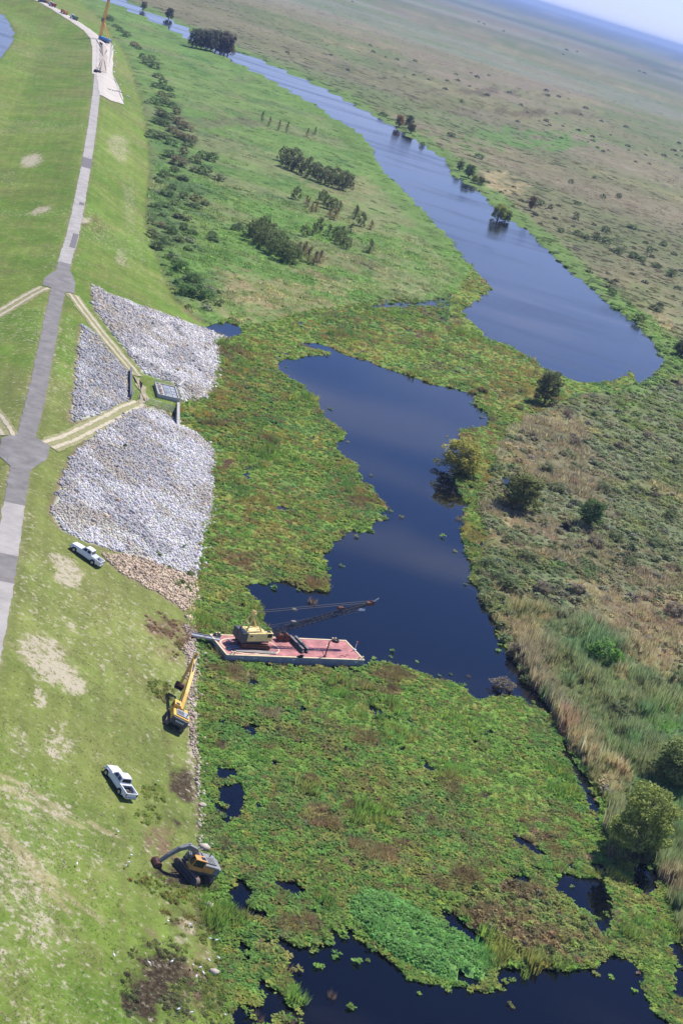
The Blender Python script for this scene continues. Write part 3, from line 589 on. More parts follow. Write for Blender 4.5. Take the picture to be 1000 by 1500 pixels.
for poly, sp, nm, lab, base, coarse in ((RPOLY[0], .52, 'riprap', 'pale grey riprap stones above the culvert basin', C(.50, .50, .535), .8), (RPOLY[1], .50, 'riprap', 'bluish grey riprap stones between the two gravel tracks', C(.43, .44, .49), 1.0),
                                 (RPOLY[2], .47, 'riprap', 'large spread of blue grey riprap stones below the lower gravel track', C(.46, .465, .515), .9), (RPOLY[3], .46, 'riprap', 'tan limestone riprap tapering along the bank to the gangway', C(.47, .39, .31), .9), (RPOLY[4], .40, 'riprap', 'narrow line of broken limestone along the water edge by the excavators', C(.40, .345, .31), 1.0)):
    P = scatter_poly(poly, sp, rr); n = len(P)
    # the upslope half of each spread is darker, coarser stone
    co = smooth(fbm(P[:, 0], P[:, 1], 7, 3, 510) + .15 * (dline(P[:, 0], P[:, 1], TOE) / 14 - 1), .46, .60)
    size = sp * (.56 + .26 * rr.random(n) ** 2 + .12 * co) * np.where(rr.random(n) < .07, 1.7, 1)
    cols = base * C(1.28, 1.225, 1.13) * (1.0 - .36 * co)[:, None] * rr.uniform(.72, 1.16, (n, 1)) * rr.normal(1, .025, (n, 3))
    sta = smooth(fbm(P[:, 0], P[:, 1], 5, 4, 530), .54, .68)[:, None] * .55; cols = cols * (1 - sta) + np.array([.40, .345, .26]) * rr.uniform(.7, 1.2, (n, 1)) * sta
    ws = rr.random(n) < .05; cols[ws] = C(.52, .42, .30) * rr.uniform(.8, 1.15, (ws.sum(), 1))
    tag(rocks(nm, P, size, np.clip(cols, 0, .82), M_ROCK, rr), lab, 'rocks', None, 'stuff')
#@@PART3
# ---------------------------------------------------------------- instanced small plants (points + geometry nodes), prototypes kept out of the scene
def proto(name, V, F, m, rnd=None):
    V = np.asarray(V); at_ = {}
    if rnd is not None: at_['rnd'] = ('FLOAT', 'POINT', rnd)
    me = npmesh(name, V, F, at_); me.materials.append(m)
    return bpy.data.objects.new(name, me)
def blades(n, h, spread, width, rng, bend=.35):
    V = []; F = []; R = []
    for i in range(n):
        a = rng.uniform(0, 6.283); b = rng.uniform(0, 6.283); r = spread * .5 * math.sqrt(rng.random()); hh = h * rng.uniform(.6, 1.1); wd = width * rng.uniform(.7, 1.2)
        base = np.array([r * math.cos(b), r * math.sin(b), -.05]); out_ = np.array([math.cos(b), math.sin(b), 0]) * bend * rng.uniform(.2, 1.2) * hh; side = np.array([math.cos(a), math.sin(a), 0]) * wd / 2
        mid = base + out_ * .35 + np.array([0, 0, hh * .6]); tip = base + out_ + np.array([0, 0, hh])
        k = len(V); V += [base - side, base + side, mid + side * .8, mid - side * .8, tip]; F.append(((k, k + 1, k + 2, k + 3), (k + 3, k + 2, k + 4)))
        R += [rng.uniform(.75, 1.25)] * 5
    return np.array(V), [np.array([f[0] for f in F]), np.array([f[1] for f in F])], np.array(R)
def leafquads(Cn, size, rng, up=.5, elong=1.5):
    """quads at centres Cn with random tilt"""
    n = len(Cn); N = rng.normal(size=(n, 3)); N[:, 2] = np.abs(N[:, 2]) + up; N /= np.linalg.norm(N, axis=1)[:, None]
    T = rng.normal(size=(n, 3)); T -= N * (T * N).sum(1)[:, None]; T /= np.linalg.norm(T, axis=1)[:, None]; B = np.cross(N, T)
    s = (size * rng.uniform(.7, 1.3, n))[:, None]
    V = np.stack([Cn - T * s * elong / 2, Cn + B * s / 2 - T * s * .1, Cn + T * s * elong / 2, Cn - B * s / 2 - T * s * .1], 1).reshape(-1, 3)
    F = np.arange(4 * n).reshape(n, 4)
    R = np.repeat(rng.uniform(.7, 1.3, n), 4)
    return V, F, R
def dome(n, rng, rad=.5, hgt=.6, fill=.55):
    P = rng.normal(size=(n, 3)); P /= np.linalg.norm(P, axis=1)[:, None]; P[:, 2] = np.abs(P[:, 2]); r = rng.uniform(fill, 1, (n, 1)) ** .7
    return P * r * np.array([rad, rad, hgt])
M_TUFT = attr_mat('small_plants', 'tint', .75, ((.8, .12),), inst=True, trans=.5, spec=.2)
def addrnd(m):
    t = m.node_tree; b = t.nodes['Principled BSDF']; src = b.inputs['Base Color'].links[0].from_socket
    a = t.nodes.new('ShaderNodeAttribute'); a.attribute_name = 'rnd'; v = t.nodes.new('ShaderNodeVectorMath'); v.operation = 'SCALE'
    t.links.new(src, v.inputs[0]); t.links.new(a.outputs['Fac'], v.inputs['Scale'])
    for l in list(src.links):
        if l.to_node != v: s_ = l.to_socket; t.links.remove(l); t.links.new(v.outputs[0], s_)
addrnd(M_TUFT)
pr = np.random.default_rng(5)
PROTO = {}
for k in range(3):   # floating rosettes
    n = 16; a = pr.uniform(0, 6.283, n); r = .42 * np.sqrt(pr.random(n)); Cn = np.stack([r * np.cos(a), r * np.sin(a), .06 + .16 * pr.random(n)], 1)
    V, F, R = leafquads(Cn, .25, pr, 2.6, 1.25); PROTO['ros', k] = proto('rosette', V, F, M_TUFT, R)
for k in range(3):   # reeds / grass
    V, F, R = blades(26, 1.0, .9, .07, pr, .3); PROTO['reed', k] = proto('reed', V, F, M_TUFT, R)
for k in range(3):   # leafy shrublets
    V, F, R = leafquads(dome(80, pr), .18, pr, 1.0, 1.4); PROTO['shr', k] = proto('shrub', V, F, M_TUFT, R)
for k in range(2):   # drooping dead brush: dome of fine upright stems
    V, F, R = blades(60, .62, 1.0, .035, pr, .55); PROTO['brush', k] = proto('brush', V, F, M_TUFT, R)
PKEYS = list(PROTO)
def scatter(name, P, scl, rotz, tint, keys, label, cat):
    """points with per-plant size, turn, colour and kind"""
    n = len(P); me = bpy.data.meshes.new(name); me.vertices.add(n); me.vertices.foreach_set('co', np.asarray(P, np.float32).ravel())
    for nme, typ, arr, f in (('scl', 'FLOAT_VECTOR', scl, 'vector'), ('rot', 'FLOAT_VECTOR', np.column_stack([np.zeros(n), np.zeros(n), rotz]), 'vector'), ('tint', 'FLOAT_COLOR', np.column_stack([tint, np.ones(n)]), 'color')):
        a = me.attributes.new(nme, typ, 'POINT'); a.data.foreach_set(f, np.asarray(arr, np.float32).ravel())
    a = me.attributes.new('pick', 'INT', 'POINT'); a.data.foreach_set('value', np.asarray(keys, np.int32))
    o = link(bpy.data.objects.new(name, me))
    g = bpy.data.node_groups.new(name, 'GeometryNodeTree'); g.interface.new_socket('Geometry', in_out='INPUT', socket_type='NodeSocketGeometry'); g.interface.new_socket('Geometry', in_out='OUTPUT', socket_type='NodeSocketGeometry')
    N = g.nodes.new; k = g.links.new; gi = N('NodeGroupInput'); go = N('NodeGroupOutput'); jn = N('GeometryNodeJoinGeometry')
    def na(nm, dt):
        a = N('GeometryNodeInputNamedAttribute'); a.data_type = dt; a.inputs['Name'].default_value = nm; return next(s for s in a.outputs if s.enabled and s.name == 'Attribute')
    mp = N('GeometryNodeMeshToPoints'); k(gi.outputs[0], mp.inputs[0])
    sc_, ro, pk = na('scl', 'FLOAT_VECTOR'), na('rot', 'FLOAT_VECTOR'), na('pick', 'INT')
    for key in sorted(set(int(v) for v in keys)):
        cp = N('FunctionNodeCompare'); cp.data_type = 'INT'; cp.operation = 'EQUAL'
        ins = [s for s in cp.inputs if s.enabled]; k(pk, ins[0]); ins[1].default_value = key
        oi = N('GeometryNodeObjectInfo'); oi.inputs['Object'].default_value = PROTO[PKEYS[key]]
        ip = N('GeometryNodeInstanceOnPoints'); k(mp.outputs[0], ip.inputs['Points']); k(cp.outputs[0], ip.inputs['Selection']); k(oi.outputs['Geometry'], ip.inputs['Instance']); k(ro, ip.inputs['Rotation']); k(sc_, ip.inputs['Scale'])
        k(ip.outputs[0], jn.inputs[0])
    k(jn.outputs[0], go.inputs[0])
    md = o.modifiers.new('plants', 'NODES'); md.node_group = g
    return tag(o, label, cat, None, 'stuff')
def keyof(kind, n, rng): 
    ks = [i for i, (a, b) in enumerate(PKEYS) if a == kind]; return rng.choice(ks, n)
# ---------------------------------------------------------------- floating mat
MATBLOT = [  # dead or flowering patches in the mat
    (340, 515, 18, 12, BROWN, .9), (345, 545, 16, 8, BROWN, .7), (395, 600, 14, 7, BROWN, .8), (320, 618, 20, 8, BROWN, .9), (398, 645, 18, 8, BROWN, .8), (335, 685, 12, 9, C(.2, .1, .09), .9), (398, 680, 22, 9, C(.22, .15, .08), .6), (360, 763, 18, 12, BROWN, .9), (345, 820, 28, 10, C(.16, .10, .05), 1.0), (375, 743, 12, 8, BROWN, .5),
    (530, 735, 22, 10, BROWN, .9), (463, 850, 18, 20, C(.19, .13, .06), 1.0), (447, 794, 12, 5, C(.2, .13, .08), .8), (400, 722, 12, 6, BROWN, .6), (470, 600, 14, 8, BROWN, .6), (612, 490, 14, 5, C(.17, .08, .07), 1.0), (640, 475, 18, 8, C(.25, .19, .10), .8), (680, 470, 16, 6, BROWN, .7), (735, 530, 20, 6, BROWN, .7), (700, 540, 18, 6, BROWN, .5), (632, 535, 20, 6, BROWN, .6), (728, 580, 22, 12, C(.17, .15, .06), .9),
    (705, 595, 16, 12, C(.18, .15, .06), 1.0), (715, 610, 14, 12, C(.17, .13, .06), 1.0), (690, 640, 40, 16, C(.19, .13, .05), 1.1), (680, 690, 40, 14, C(.17, .14, .05), 1.1), (340, 985, 34, 14, C(.2, .14, .08), .9), (330, 970, 22, 10, BROWN, .8), (340, 1018, 16, 10, C(.24, .14, .09), .7), (575, 1000, 28, 34, C(.17, .12, .06), 1.0), (420, 1075, 26, 22, C(.16, .15, .05), .9), (405, 1045, 14, 7, C(.26, .2, .13), .8), (533, 1085, 20, 18, C(.18, .12, .06), .9), (490, 1090, 20, 14, C(.17, .15, .06), .7),
    (328, 1096, 14, 10, C(.17, .10, .08), .9), (455, 1135, 20, 8, BROWN, .8), (500, 1155, 26, 10, C(.18, .13, .06), .9), (460, 1200, 24, 16, C(.28, .2, .11), .9), (665, 1155, 26, 18, C(.17, .13, .06), 1.0), (620, 1208, 12, 12, C(.22, .14, .09), .9), (480, 1215, 12, 6, BROWN, .8), (550, 1255, 34, 20, C(.24, .18, .09), 1.0), (535, 1275, 20, 8, MUD, .7), (445, 1270, 20, 12, C(.15, .14, .05), .8), (700, 1220, 40, 26, C(.13, .16, .05), .7), (795, 1225, 50, 26, C(.18, .15, .06), 1.1), (770, 1215, 30, 20, C(.15, .10, .06), .9),
    (865, 1255, 16, 8, C(.32, .24, .14), 1.1), (640, 1300, 50, 16, C(.17, .14, .06), .9), (690, 1285, 26, 14, C(.16, .09, .06), .9), (425, 1355, 30, 14, C(.2, .12, .08), .9), (350, 1245, 20, 6, MUD, .8), (400, 1180, 14, 6, BROWN, .7), (435, 1300, 20, 10, C(.15, .15, .05), .7), (920, 1390, 24, 40, C(.17, .19, .05), .9), (790, 1060, 24, 14, OLIVE, .5), (640, 1010, 20, 8, BROWN, .4), (320, 1170, 14, 60, C(.13, .14, .05), .7), (800, 1110, 24, 12, OLIVE, .6), (735, 1005, 16, 8, C(.28, .2, .12), .9)]
MATBLOT = [(ell(a, b, c, d, .1), e, f) for a, b, c, d, e, f in MATBLOT]
MOUND = pl([(505, 1318), (530, 1302), (570, 1305), (610, 1330), (650, 1350), (690, 1372), (720, 1400), (722, 1438), (690, 1445), (640, 1438), (590, 1415), (545, 1385), (510, 1350)])
ISLE = pl([(668, 1325), (690, 1302), (740, 1292), (790, 1300), (840, 1330), (880, 1370), (884, 1400), (850, 1420), (810, 1418), (750, 1395), (700, 1365)])
def mat_sd(x, y):
    """>0 where the floating mat covers the water"""
    w1 = 2.6 * (fbm(x, y, 4.5, 4, 601) - .5) + 1.4 * (fbm(x, y, 1.3, 3, 611) - .5)
    e = sdf(x, y, BAY) + 2.0
    for k, P in enumerate(OPEN):
        lo = P.min(0) - 6; hi = P.max(0) + 6; b = (x > lo[0]) & (x < hi[0]) & (y > lo[1]) & (y < hi[1])
        if not b.any(): continue
        d = -sdf(x[b], y[b], P) + (w1[b] if k in (0, 7) else w1[b] * .75)
        e[b] = np.minimum(e[b], d)
    e = np.minimum(e, -sdf(x, y, RIVER) + w1 * 1.4 - .3)
    # broken water between clumps near the bottom bank
    br = sdf(x, y, BROKEN)
    k = br > 0
    e[k] = np.minimum(e[k], (fbm(x[k], y[k], 5.5, 4, 621) - .395) * 14 + np.maximum(0, 2 - br[k]) * 2)
    sp = (fbm(x, y, 3.2, 3, 641) - .23) * 12
    return np.minimum(e, sp)
BROKEN = pl([(318, 1270), (430, 1285), (520, 1310), (515, 1370), (440, 1400), (440, 1500), (330, 1520), (325, 1400)])
def mat_color(x, y):
    n1 = fbm(x, y, 9, 4, 701); n2 = fbm(x, y, 3.0, 3, 711); n3 = fbm(x, y, 26, 4, 721); n4 = fbm(x, y, 1.0, 2, 731)
    c = np.zeros(x.shape + (3,)) + C(.098, .20, .036)
    c = mix(c, C(.14, .21, .042), smooth(n2 + .4 * (n3 - .5), .50, .66) * .7)
    c = mix(c, C(.068, .165, .042), smooth(n1, .54, .66) * .65)
    c = mix(c, C(.20, .22, .045), smooth(fbm(x, y, 1.9, 3, 741), .64, .74) * .6)
    c = mix(c, C(.20, .15, .06), smooth(fbm(x, y, 2.0, 4, 751) + .4 * (n3 - .5), .57, .69) * .5)
    # the lower bay is greener and leafier than the upper one
    c = mix(c, C(.085, .20, .04), smooth(330 - y, 0, 90) * .35)
    c = c * C(2.30, 1.80, 1.85)
    wob = 3.2 * (n2 - .5) + 3.0 * (n1 - .5) - .28
    for e, col, s in MATBLOT:
        c = mix(c, col * C(1.6, 1.62, 1.6), np.clip(s, 0, 1) * smooth(inell(x, y, e, wob), -.05, .5) * (.35 + .6 * smooth(n4, .35, .6)))
    mo = smooth(sdf(x, y, MOUND) + (n2 - .5), 0, .8); c = mix(c, C(.20, .40, .11), mo * .95)
    il = smooth(sdf(x, y, ISLE) + (n2 - .5) * 2, 0, .8)
    ic = np.zeros(x.shape + (3,)) + C(.19, .23, .07); ic = mix(ic, C(.20, .14, .08), smooth(fbm(x, y, 4, 4, 761), .45, .6) * .85)
    return mix(c, ic * C(1.5, 1.5, 1.4), il) * (1 + .10 * smooth(330 - y, 0, 90))[..., None]
ST = .42
xs = np.arange(-48, 82, ST); ys = np.arange(120, 720, ST)
X, Y = np.meshgrid(xs, ys); sh = X.shape; x = X.ravel(); y = Y.ravel()
okb = ((y < 545) | (x > 15)); okb[okb] = (sdf(x[okb], y[okb], BAY) > -4); okb = okb & (x > -.62 * y) & (x < .62 * y)
e = np.full(x.shape, -9.); e[okb] = mat_sd(x[okb], y[okb])
cover = e > -.9
z = np.clip(e * .35, -.25, .16) + np.where(e > 0, .22 * (fbm(x, y, 1.7, 3, 801) - .45), 0)
mo = smooth(sdf(x, y, MOUND), 0, 2.5); il = smooth(sdf(x, y, ISLE), 0, 2.5); z = z + .45 * mo + .12 * il
idx = -np.ones(len(x), np.int64); idx[cover] = np.arange(cover.sum())
I = idx.reshape(sh); q = np.stack([I[:-1, :-1], I[:-1, 1:], I[1:, 1:], I[1:, :-1]], -1).reshape(-1, 4); q = q[(q >= 0).all(1)]
mc = mat_color(x[cover], y[cover])
me = npmesh('floating_plant_mat', np.stack([x[cover], y[cover], z[cover]], 1), q, {'tint': ('FLOAT_COLOR', 'POINT', mc * .62)}, True)
M_MAT = attr_mat('plant_mat', 'tint', .9, ((2.2, .3),), bump=.6, bscale=3, spec=.1); me.materials.append(M_MAT)
tag(link(bpy.data.objects.new('floating_plant_mat', me)), 'wide floating mat of green water plants filling the bay', 'water plants', None, 'stuff')
# leaf rosettes on the mat
tr = np.random.default_rng(21)
NP = 230000
px = tr.uniform(-48, 82, NP); py = 1 / tr.uniform(1 / 720., 1 / 125., NP)
b = (np.abs(px) < .6 * py) & (sdf(px, py, BAY) > -3); px = px[b]; py = py[b]
e = mat_sd(px, py); b = (e > .05) | ((e > -7) & (tr.random(len(e)) < .022 * np.exp(e / 2.0)) & (sdf(px, py, RIVER) < 2)); px = px[b]; py = py[b]
c = mat_color(px, py) * tr.uniform(.72, 1.3, (len(px), 1)) * tr.normal(1, .05, (len(px), 3))
mo = sdf(px, py, MOUND) > .2; r_ = tr.random(len(px)); k_ = ~mo
c[k_ & (r_ > .95)] = C(.36, .33, .09); c[k_ & (r_ > .915) & (r_ <= .95)] = C(.30, .21, .12); c[k_ & (r_ < .16)] *= C(.62, .78, .85)
il = sdf(px, py, ISLE) > .2
zz = .08 + .5 * mo * smooth(sdf(px, py, MOUND), 0, 2.5) + .14 * il
s = tr.uniform(.7, 1.3, len(px)) * (1 + .12 * (py / 200)) * (.85 + .55 * smooth(fbm(px, py, 13, 4, 781), .36, .64)) 
kk = keyof('ros', len(px), tr)
browny = (c[:, 0] > c[:, 1] * 1.12) & (tr.random(len(px)) < .6)
kk[browny] = keyof('brush', browny.sum(), tr)
shm = il & (tr.random(len(px)) < .25); kk[shm] = keyof('shr', shm.sum(), tr)
gr_ = (fbm(px, py, 9, 3, 771) > .66) & (tr.random(len(px)) < .2) & ~il; kk[gr_] = keyof('reed', gr_.sum(), tr)
hz_s = s * tr.uniform(.7, 1.25, len(px)) * np.where(il, .8, 1.0); s = np.where(mo, s * .75, s)
scatter('water_plants', np.column_stack([px, py, zz]), np.column_stack([s, s, hz_s]), tr.uniform(0, 6.283, len(px)), c, kk, 'leaf rosettes of the floating plants crowding the bay', 'water plants')
# ---------------------------------------------------------------- marsh, reeds and scrub on land
NP = 230000
u = tr.uniform(1 / 3600., 1 / 125., NP); th_ = tr.uniform(math.radians(-24), math.radians(24), NP); D = 1 / u
mx = D * np.sin(th_); my = D * np.cos(th_)
# keep what the camera can see, with a margin of a few paces
v = np.stack([mx, my, np.full(NP, -CAMH)], 1); dep = v @ FWD; ix = 500 + FPX * (v @ RGT) / dep; iy = 750 + FPX * (v @ DWN) / dep
b = (ix > -140) & (ix < 1140) & (iy > -140) & (iy < 1640); mx = mx[b]; my = my[b]; D = D[b]
lev = np.maximum(sdf(mx, my, LEVR), sdf(mx, my, LEVL)); h_ = look(mx, my)
b = (lev < -.5) & (h_ > .12); mx = mx[b]; my = my[b]; D = D[b]; h_ = h_[b]
pen = sdf(mx, my, PENIN) > 0
keep = tr.random(len(mx)) < np.where(D > 700, .55, 1.0); mx, my, D, h_, pen = [a[keep] for a in (mx, my, D, h_, pen)]
c = land_color(mx, my) * np.where(D > 700, 1.5, 2.2)[:, None] * C(1.06, 1.0, 1.0); n = len(mx)
n2 = fbm(mx, my, 9, 3, 811); rnd = tr.random(n)
lum = c.sum(1); tan_ = (c[:, 0] > c[:, 1] * 1.12); green = c[:, 1] > c[:, 0] * 1.25
kk = keyof('shr', n, tr)
a = (tan_ & (rnd < .75)) | (rnd < .25); kk[a] = keyof('brush', a.sum(), tr)
reedy = sdf(mx, my, pl([(760, 900), (900, 930), (1010, 1000), (1010, 1420), (960, 1340), (890, 1200), (800, 1020)])) > -3
a = (reedy & (rnd < .85)) | (tan_ & (rnd > .6)) | (pen & (rnd < .8)); kk[a] = keyof('reed', a.sum(), tr)
isshr = np.array([PKEYS[v][0] == 'shr' for v in kk]); isreed = np.array([PKEYS[v][0] == 'reed' for v in kk])
big = .75 + 1.1 * smooth(fbm(mx, my, 7, 3, 821), .42, .68)
s = np.clip(D * .0034, .85, 4.0) * tr.uniform(.7, 1.4, n) * big
hh = np.where(isreed, np.where(reedy, 1.9, .95), np.where(isshr, .8, 1.0)) * np.clip(s, .8, 2.0) * tr.uniform(.6, 1.15, n)
hh *= np.where(pen, .5, 1.0); hh = np.where(D > 700, hh * .42, hh)
c = c * tr.uniform(.72, 1.32, (n, 1)) * tr.normal(1, .05, (n, 3))
c[isshr & (rnd > .95)] *= C(.7, .85, .6)
c[isreed & reedy & (rnd > .8)] = mix(c[isreed & reedy & (rnd > .8)], TAN, np.full((isreed & reedy & (rnd > .8)).sum(), .3))
scatter('marsh_plants', np.column_stack([mx, my, h_ - .05]), np.column_stack([s, s, hh]), tr.uniform(0, 6.283, n), np.clip(c, .01, .6), kk, 'mixed reeds, grasses and low brush covering the marsh and the bank', 'marsh plants')
# taller tangled scrub: in the right marsh and along the foot of the levee
NP = 16000
u = tr.uniform(1 / 900., 1 / 150., NP); th_ = tr.uniform(math.radians(-17), math.radians(20), NP); D = 1 / u; qx = D * np.sin(th_); qy = D * np.cos(th_)
v = np.stack([qx, qy, np.full(NP, -CAMH)], 1); dep = v @ FWD; ix = 500 + FPX * (v @ RGT) / dep; iy = 750 + FPX * (v @ DWN) / dep
lev = np.maximum(sdf(qx, qy, LEVR), sdf(qx, qy, LEVL)); hq = look(qx, qy); inp = sdf(qx, qy, PENIN) > 0; dto = dline(qx, qy, pl(TOE2PX)); cl_ = fbm(qx, qy, 8, 4, 861)
b = (lev < -1) & (hq > .15) & (ix > -60) & (ix < 1080) & (iy > -40) & (iy < 1560) & np.where(inp, (dto < 16 + 10 * (cl_ - .5)) & (qy > 420), (sdf(qx, qy, REEDBED) < 0) & (D < 640) & (qx > 10)) & (cl_ + .12 * tr.random(NP) > .47)
qx, qy, D, hq, inp = qx[b], qy[b], D[b], hq[b], inp[b]; n = len(qx); r_ = tr.random(n); c = land_color(qx, qy) * 2.0
c = mix(c, C(.20, .25, .11), (r_ < .3) * .7); c = mix(c, C(.33, .24, .17), ((r_ > .45) & (r_ < .72) & ~inp) * .75); c = mix(c, C(.30, .29, .25), (r_ > .9) * .6); c = c * tr.uniform(.75, 1.25, (n, 1)) * tr.normal(1, .05, (n, 3))
kk = np.where((r_ > .45) & (r_ < .72), keyof('brush', n, tr), keyof('shr', n, tr)); s = tr.uniform(1.5, 3.2, n) * np.where(inp, 1.35, 1.0)
scatter('marsh_scrub', np.column_stack([qx, qy, hq - .05]), np.column_stack([s, s, s * tr.uniform(.55, .9, n)]), tr.uniform(0, 6.283, n), np.clip(c, .01, .6), kk, 'tangled brown and grey green scrub filling the marsh beside the bay', 'scrub')
# scattered dark scrub far out on the plain
NP = 2000
u = tr.uniform(1 / 7000., 1 / 560., NP); th_ = tr.uniform(math.radians(-20), math.radians(22), NP); D = 1 / u; fx = D * np.sin(th_); fy = D * np.cos(th_)
dens = fbm(fx / 2.2, fy, 420, 4, 831); b = (dens > .50 + .10 * tr.random(NP)) & (sdf(fx, fy, RIVER) < -12) & (sdf(fx, fy, PENIN) < 0) & (np.maximum(sdf(fx, fy, LEVR), sdf(fx, fy, LEVL)) < -5)
fx, fy, D = fx[b], fy[b], D[b]; n = len(fx); s = tr.uniform(2., 5.5, n) * np.clip(D / 1300, .8, 2.6)
scatter('far_scrub', np.column_stack([fx, fy, np.full(n, .5)]), np.column_stack([s, s, s * .62]), tr.uniform(0, 6.283, n), C(.115, .125, .07) * tr.uniform(.7, 1.5, (n, 1)), keyof('shr', n, tr), 'dark bushes dotted over the far plain', 'scrub')
# weeds and cut plants along the levee bank
def blot_scatter(name, ells, dens, rng, keys, col, smin, smax, hmul, label, cat):
    PX = []; CC = []
    for (px_, py_, rx, ry, cl) in ells:
        e_ = ell(px_, py_, rx, ry); c0, Mi = e_; Mm = np.linalg.inv(Mi); area = abs(np.linalg.det(Mm)) * math.pi; k = int(area * dens)
        r = np.sqrt(rng.random(k)); a = rng.uniform(0, 6.283, k); uv = np.stack([r * np.cos(a), r * np.sin(a)], 1); P = c0 + uv @ Mm.T
        m = fbm(P[:, 0], P[:, 1], 2.2, 3, 841) > .42; PX.append(P[m]); CC.append(np.tile(cl, (m.sum(), 1)))
    P = np.vstack(PX); CC = np.vstack(CC); k = len(P); s_ = rng.uniform(smin, smax, k)
    CC = CC * 1.5 * rng.uniform(.7, 1.3, (k, 1)) * rng.normal(1, .08, (k, 3))
    kk_ = np.concatenate([keyof(q_, 1, rng) if False else rng.choice([i for i, (a_, b_) in enumerate(PKEYS) if a_ in keys], k)])
    return scatter(name, np.column_stack([P, look(P[:, 0], P[:, 1])]), np.column_stack([s_, s_, s_ * hmul]), rng.uniform(0, 6.283, k), np.clip(CC, .01, .6), kk_, label, cat)
YG = C(.17, .22, .045); OG = C(.22, .19, .05)
blot_scatter('bank_weeds', [(235, 1305, 44, 26, YG), (205, 1300, 20, 20, OG), (262, 1330, 30, 26, OG * .8), (292, 1305, 20, 30, YG), (310, 1330, 20, 60, YG * .9), (300, 1390, 40, 40, YG * .8), (320, 1440, 30, 60, YG), (290, 1470, 50, 40, C(.15, .18, .06)), (240, 1390, 34, 20, C(.12, .13, .05)), (215, 1400, 30, 16, C(.11, .13, .05)), (190, 1450, 14, 40, C(.1, .11, .05)), (250, 1480, 40, 26, C(.12, .13, .06)),
    (225, 1165, 18, 20, YG), (215, 1195, 22, 14, YG), (235, 1010, 22, 14, C(.15, .19, .04)), (240, 1018, 14, 14, C(.2, .16, .07)), (235, 915, 24, 20, C(.24, .17, .10)), (262, 930, 24, 22, C(.24, .16, .10)), (250, 945, 22, 16, C(.2, .18, .07)), (308, 1080, 12, 60, YG), (306, 1180, 10, 60, YG), (270, 855, 12, 16, C(.16, .19, .05)), (300, 870, 8, 20, YG)], 3.4, tr, ('shr', 'reed', 'brush', 'ros'), YG, .35, .85, .6, 'rough weeds and dug up plants along the muddy bank', 'weeds')
blot_scatter('rock_weeds', [(268, 803, 5, 5, C(.06, .13, .03)), (247, 828, 6, 4, C(.11, .16, .05)), (275, 838, 14, 8, C(.14, .17, .06)), (268, 860, 12, 8, C(.14, .17, .06)), (230, 812, 5, 3, C(.12, .16, .05)), (183, 655, 3, 3, C(.12, .16, .05))], 3.0, tr, ('shr',), YG, .5, 1.2, .9, 'small green weeds growing between the riprap stones', 'weeds')
# short grass and dry tufts on the mown levee
NP = 42000
u = tr.uniform(1 / 420., 1 / 128., NP); th_ = tr.uniform(math.radians(-17), math.radians(4), NP); D = 1 / u; lx_ = D * np.sin(th_); ly_ = D * np.cos(th_)
lev = np.maximum(sdf(lx_, ly_, LEVR), sdf(lx_, ly_, LEVL)); v = np.stack([lx_, ly_, np.full(NP, 4. - CAMH)], 1); dep = v @ FWD; ix = 500 + FPX * (v @ RGT) / dep
b = (lev > .6) & (ix > -60) & (dline(lx_, ly_, CREST) > 2.6)
for P in RPOLY: b &= sdf(lx_, ly_, P) < -.2
lx_, ly_ = lx_[b], ly_[b]; n = len(lx_)
c = grass_color(lx_, ly_); rnd = tr.random(n); patch = fbm(lx_, ly_, 2.5, 3, 851)
b = patch + .25 * (rnd - .5) > .44; lx_, ly_, c, rnd = lx_[b], ly_[b], c[b], rnd[b]; n = len(lx_)
c = c * tr.uniform(.85, 1.4, (n, 1)) * 1.6; dry = rnd > .80; c[dry] = C(.36, .31, .19) * tr.uniform(.7, 1.2, (dry.sum(), 1))
s = tr.uniform(.22, .50, n); kk = np.where(tr.random(n) < .6, keyof('brush', n, tr), keyof('ros', n, tr))
scatter('grass_tufts', np.column_stack([lx_, ly_, look(lx_, ly_) - .02]), np.column_stack([s, s, s * np.where(dry, .5, .32)]), tr.uniform(0, 6.283, n), np.clip(c, .01, .7), kk, 'short mown grass with dry tufts covering the levee slope', 'grass')
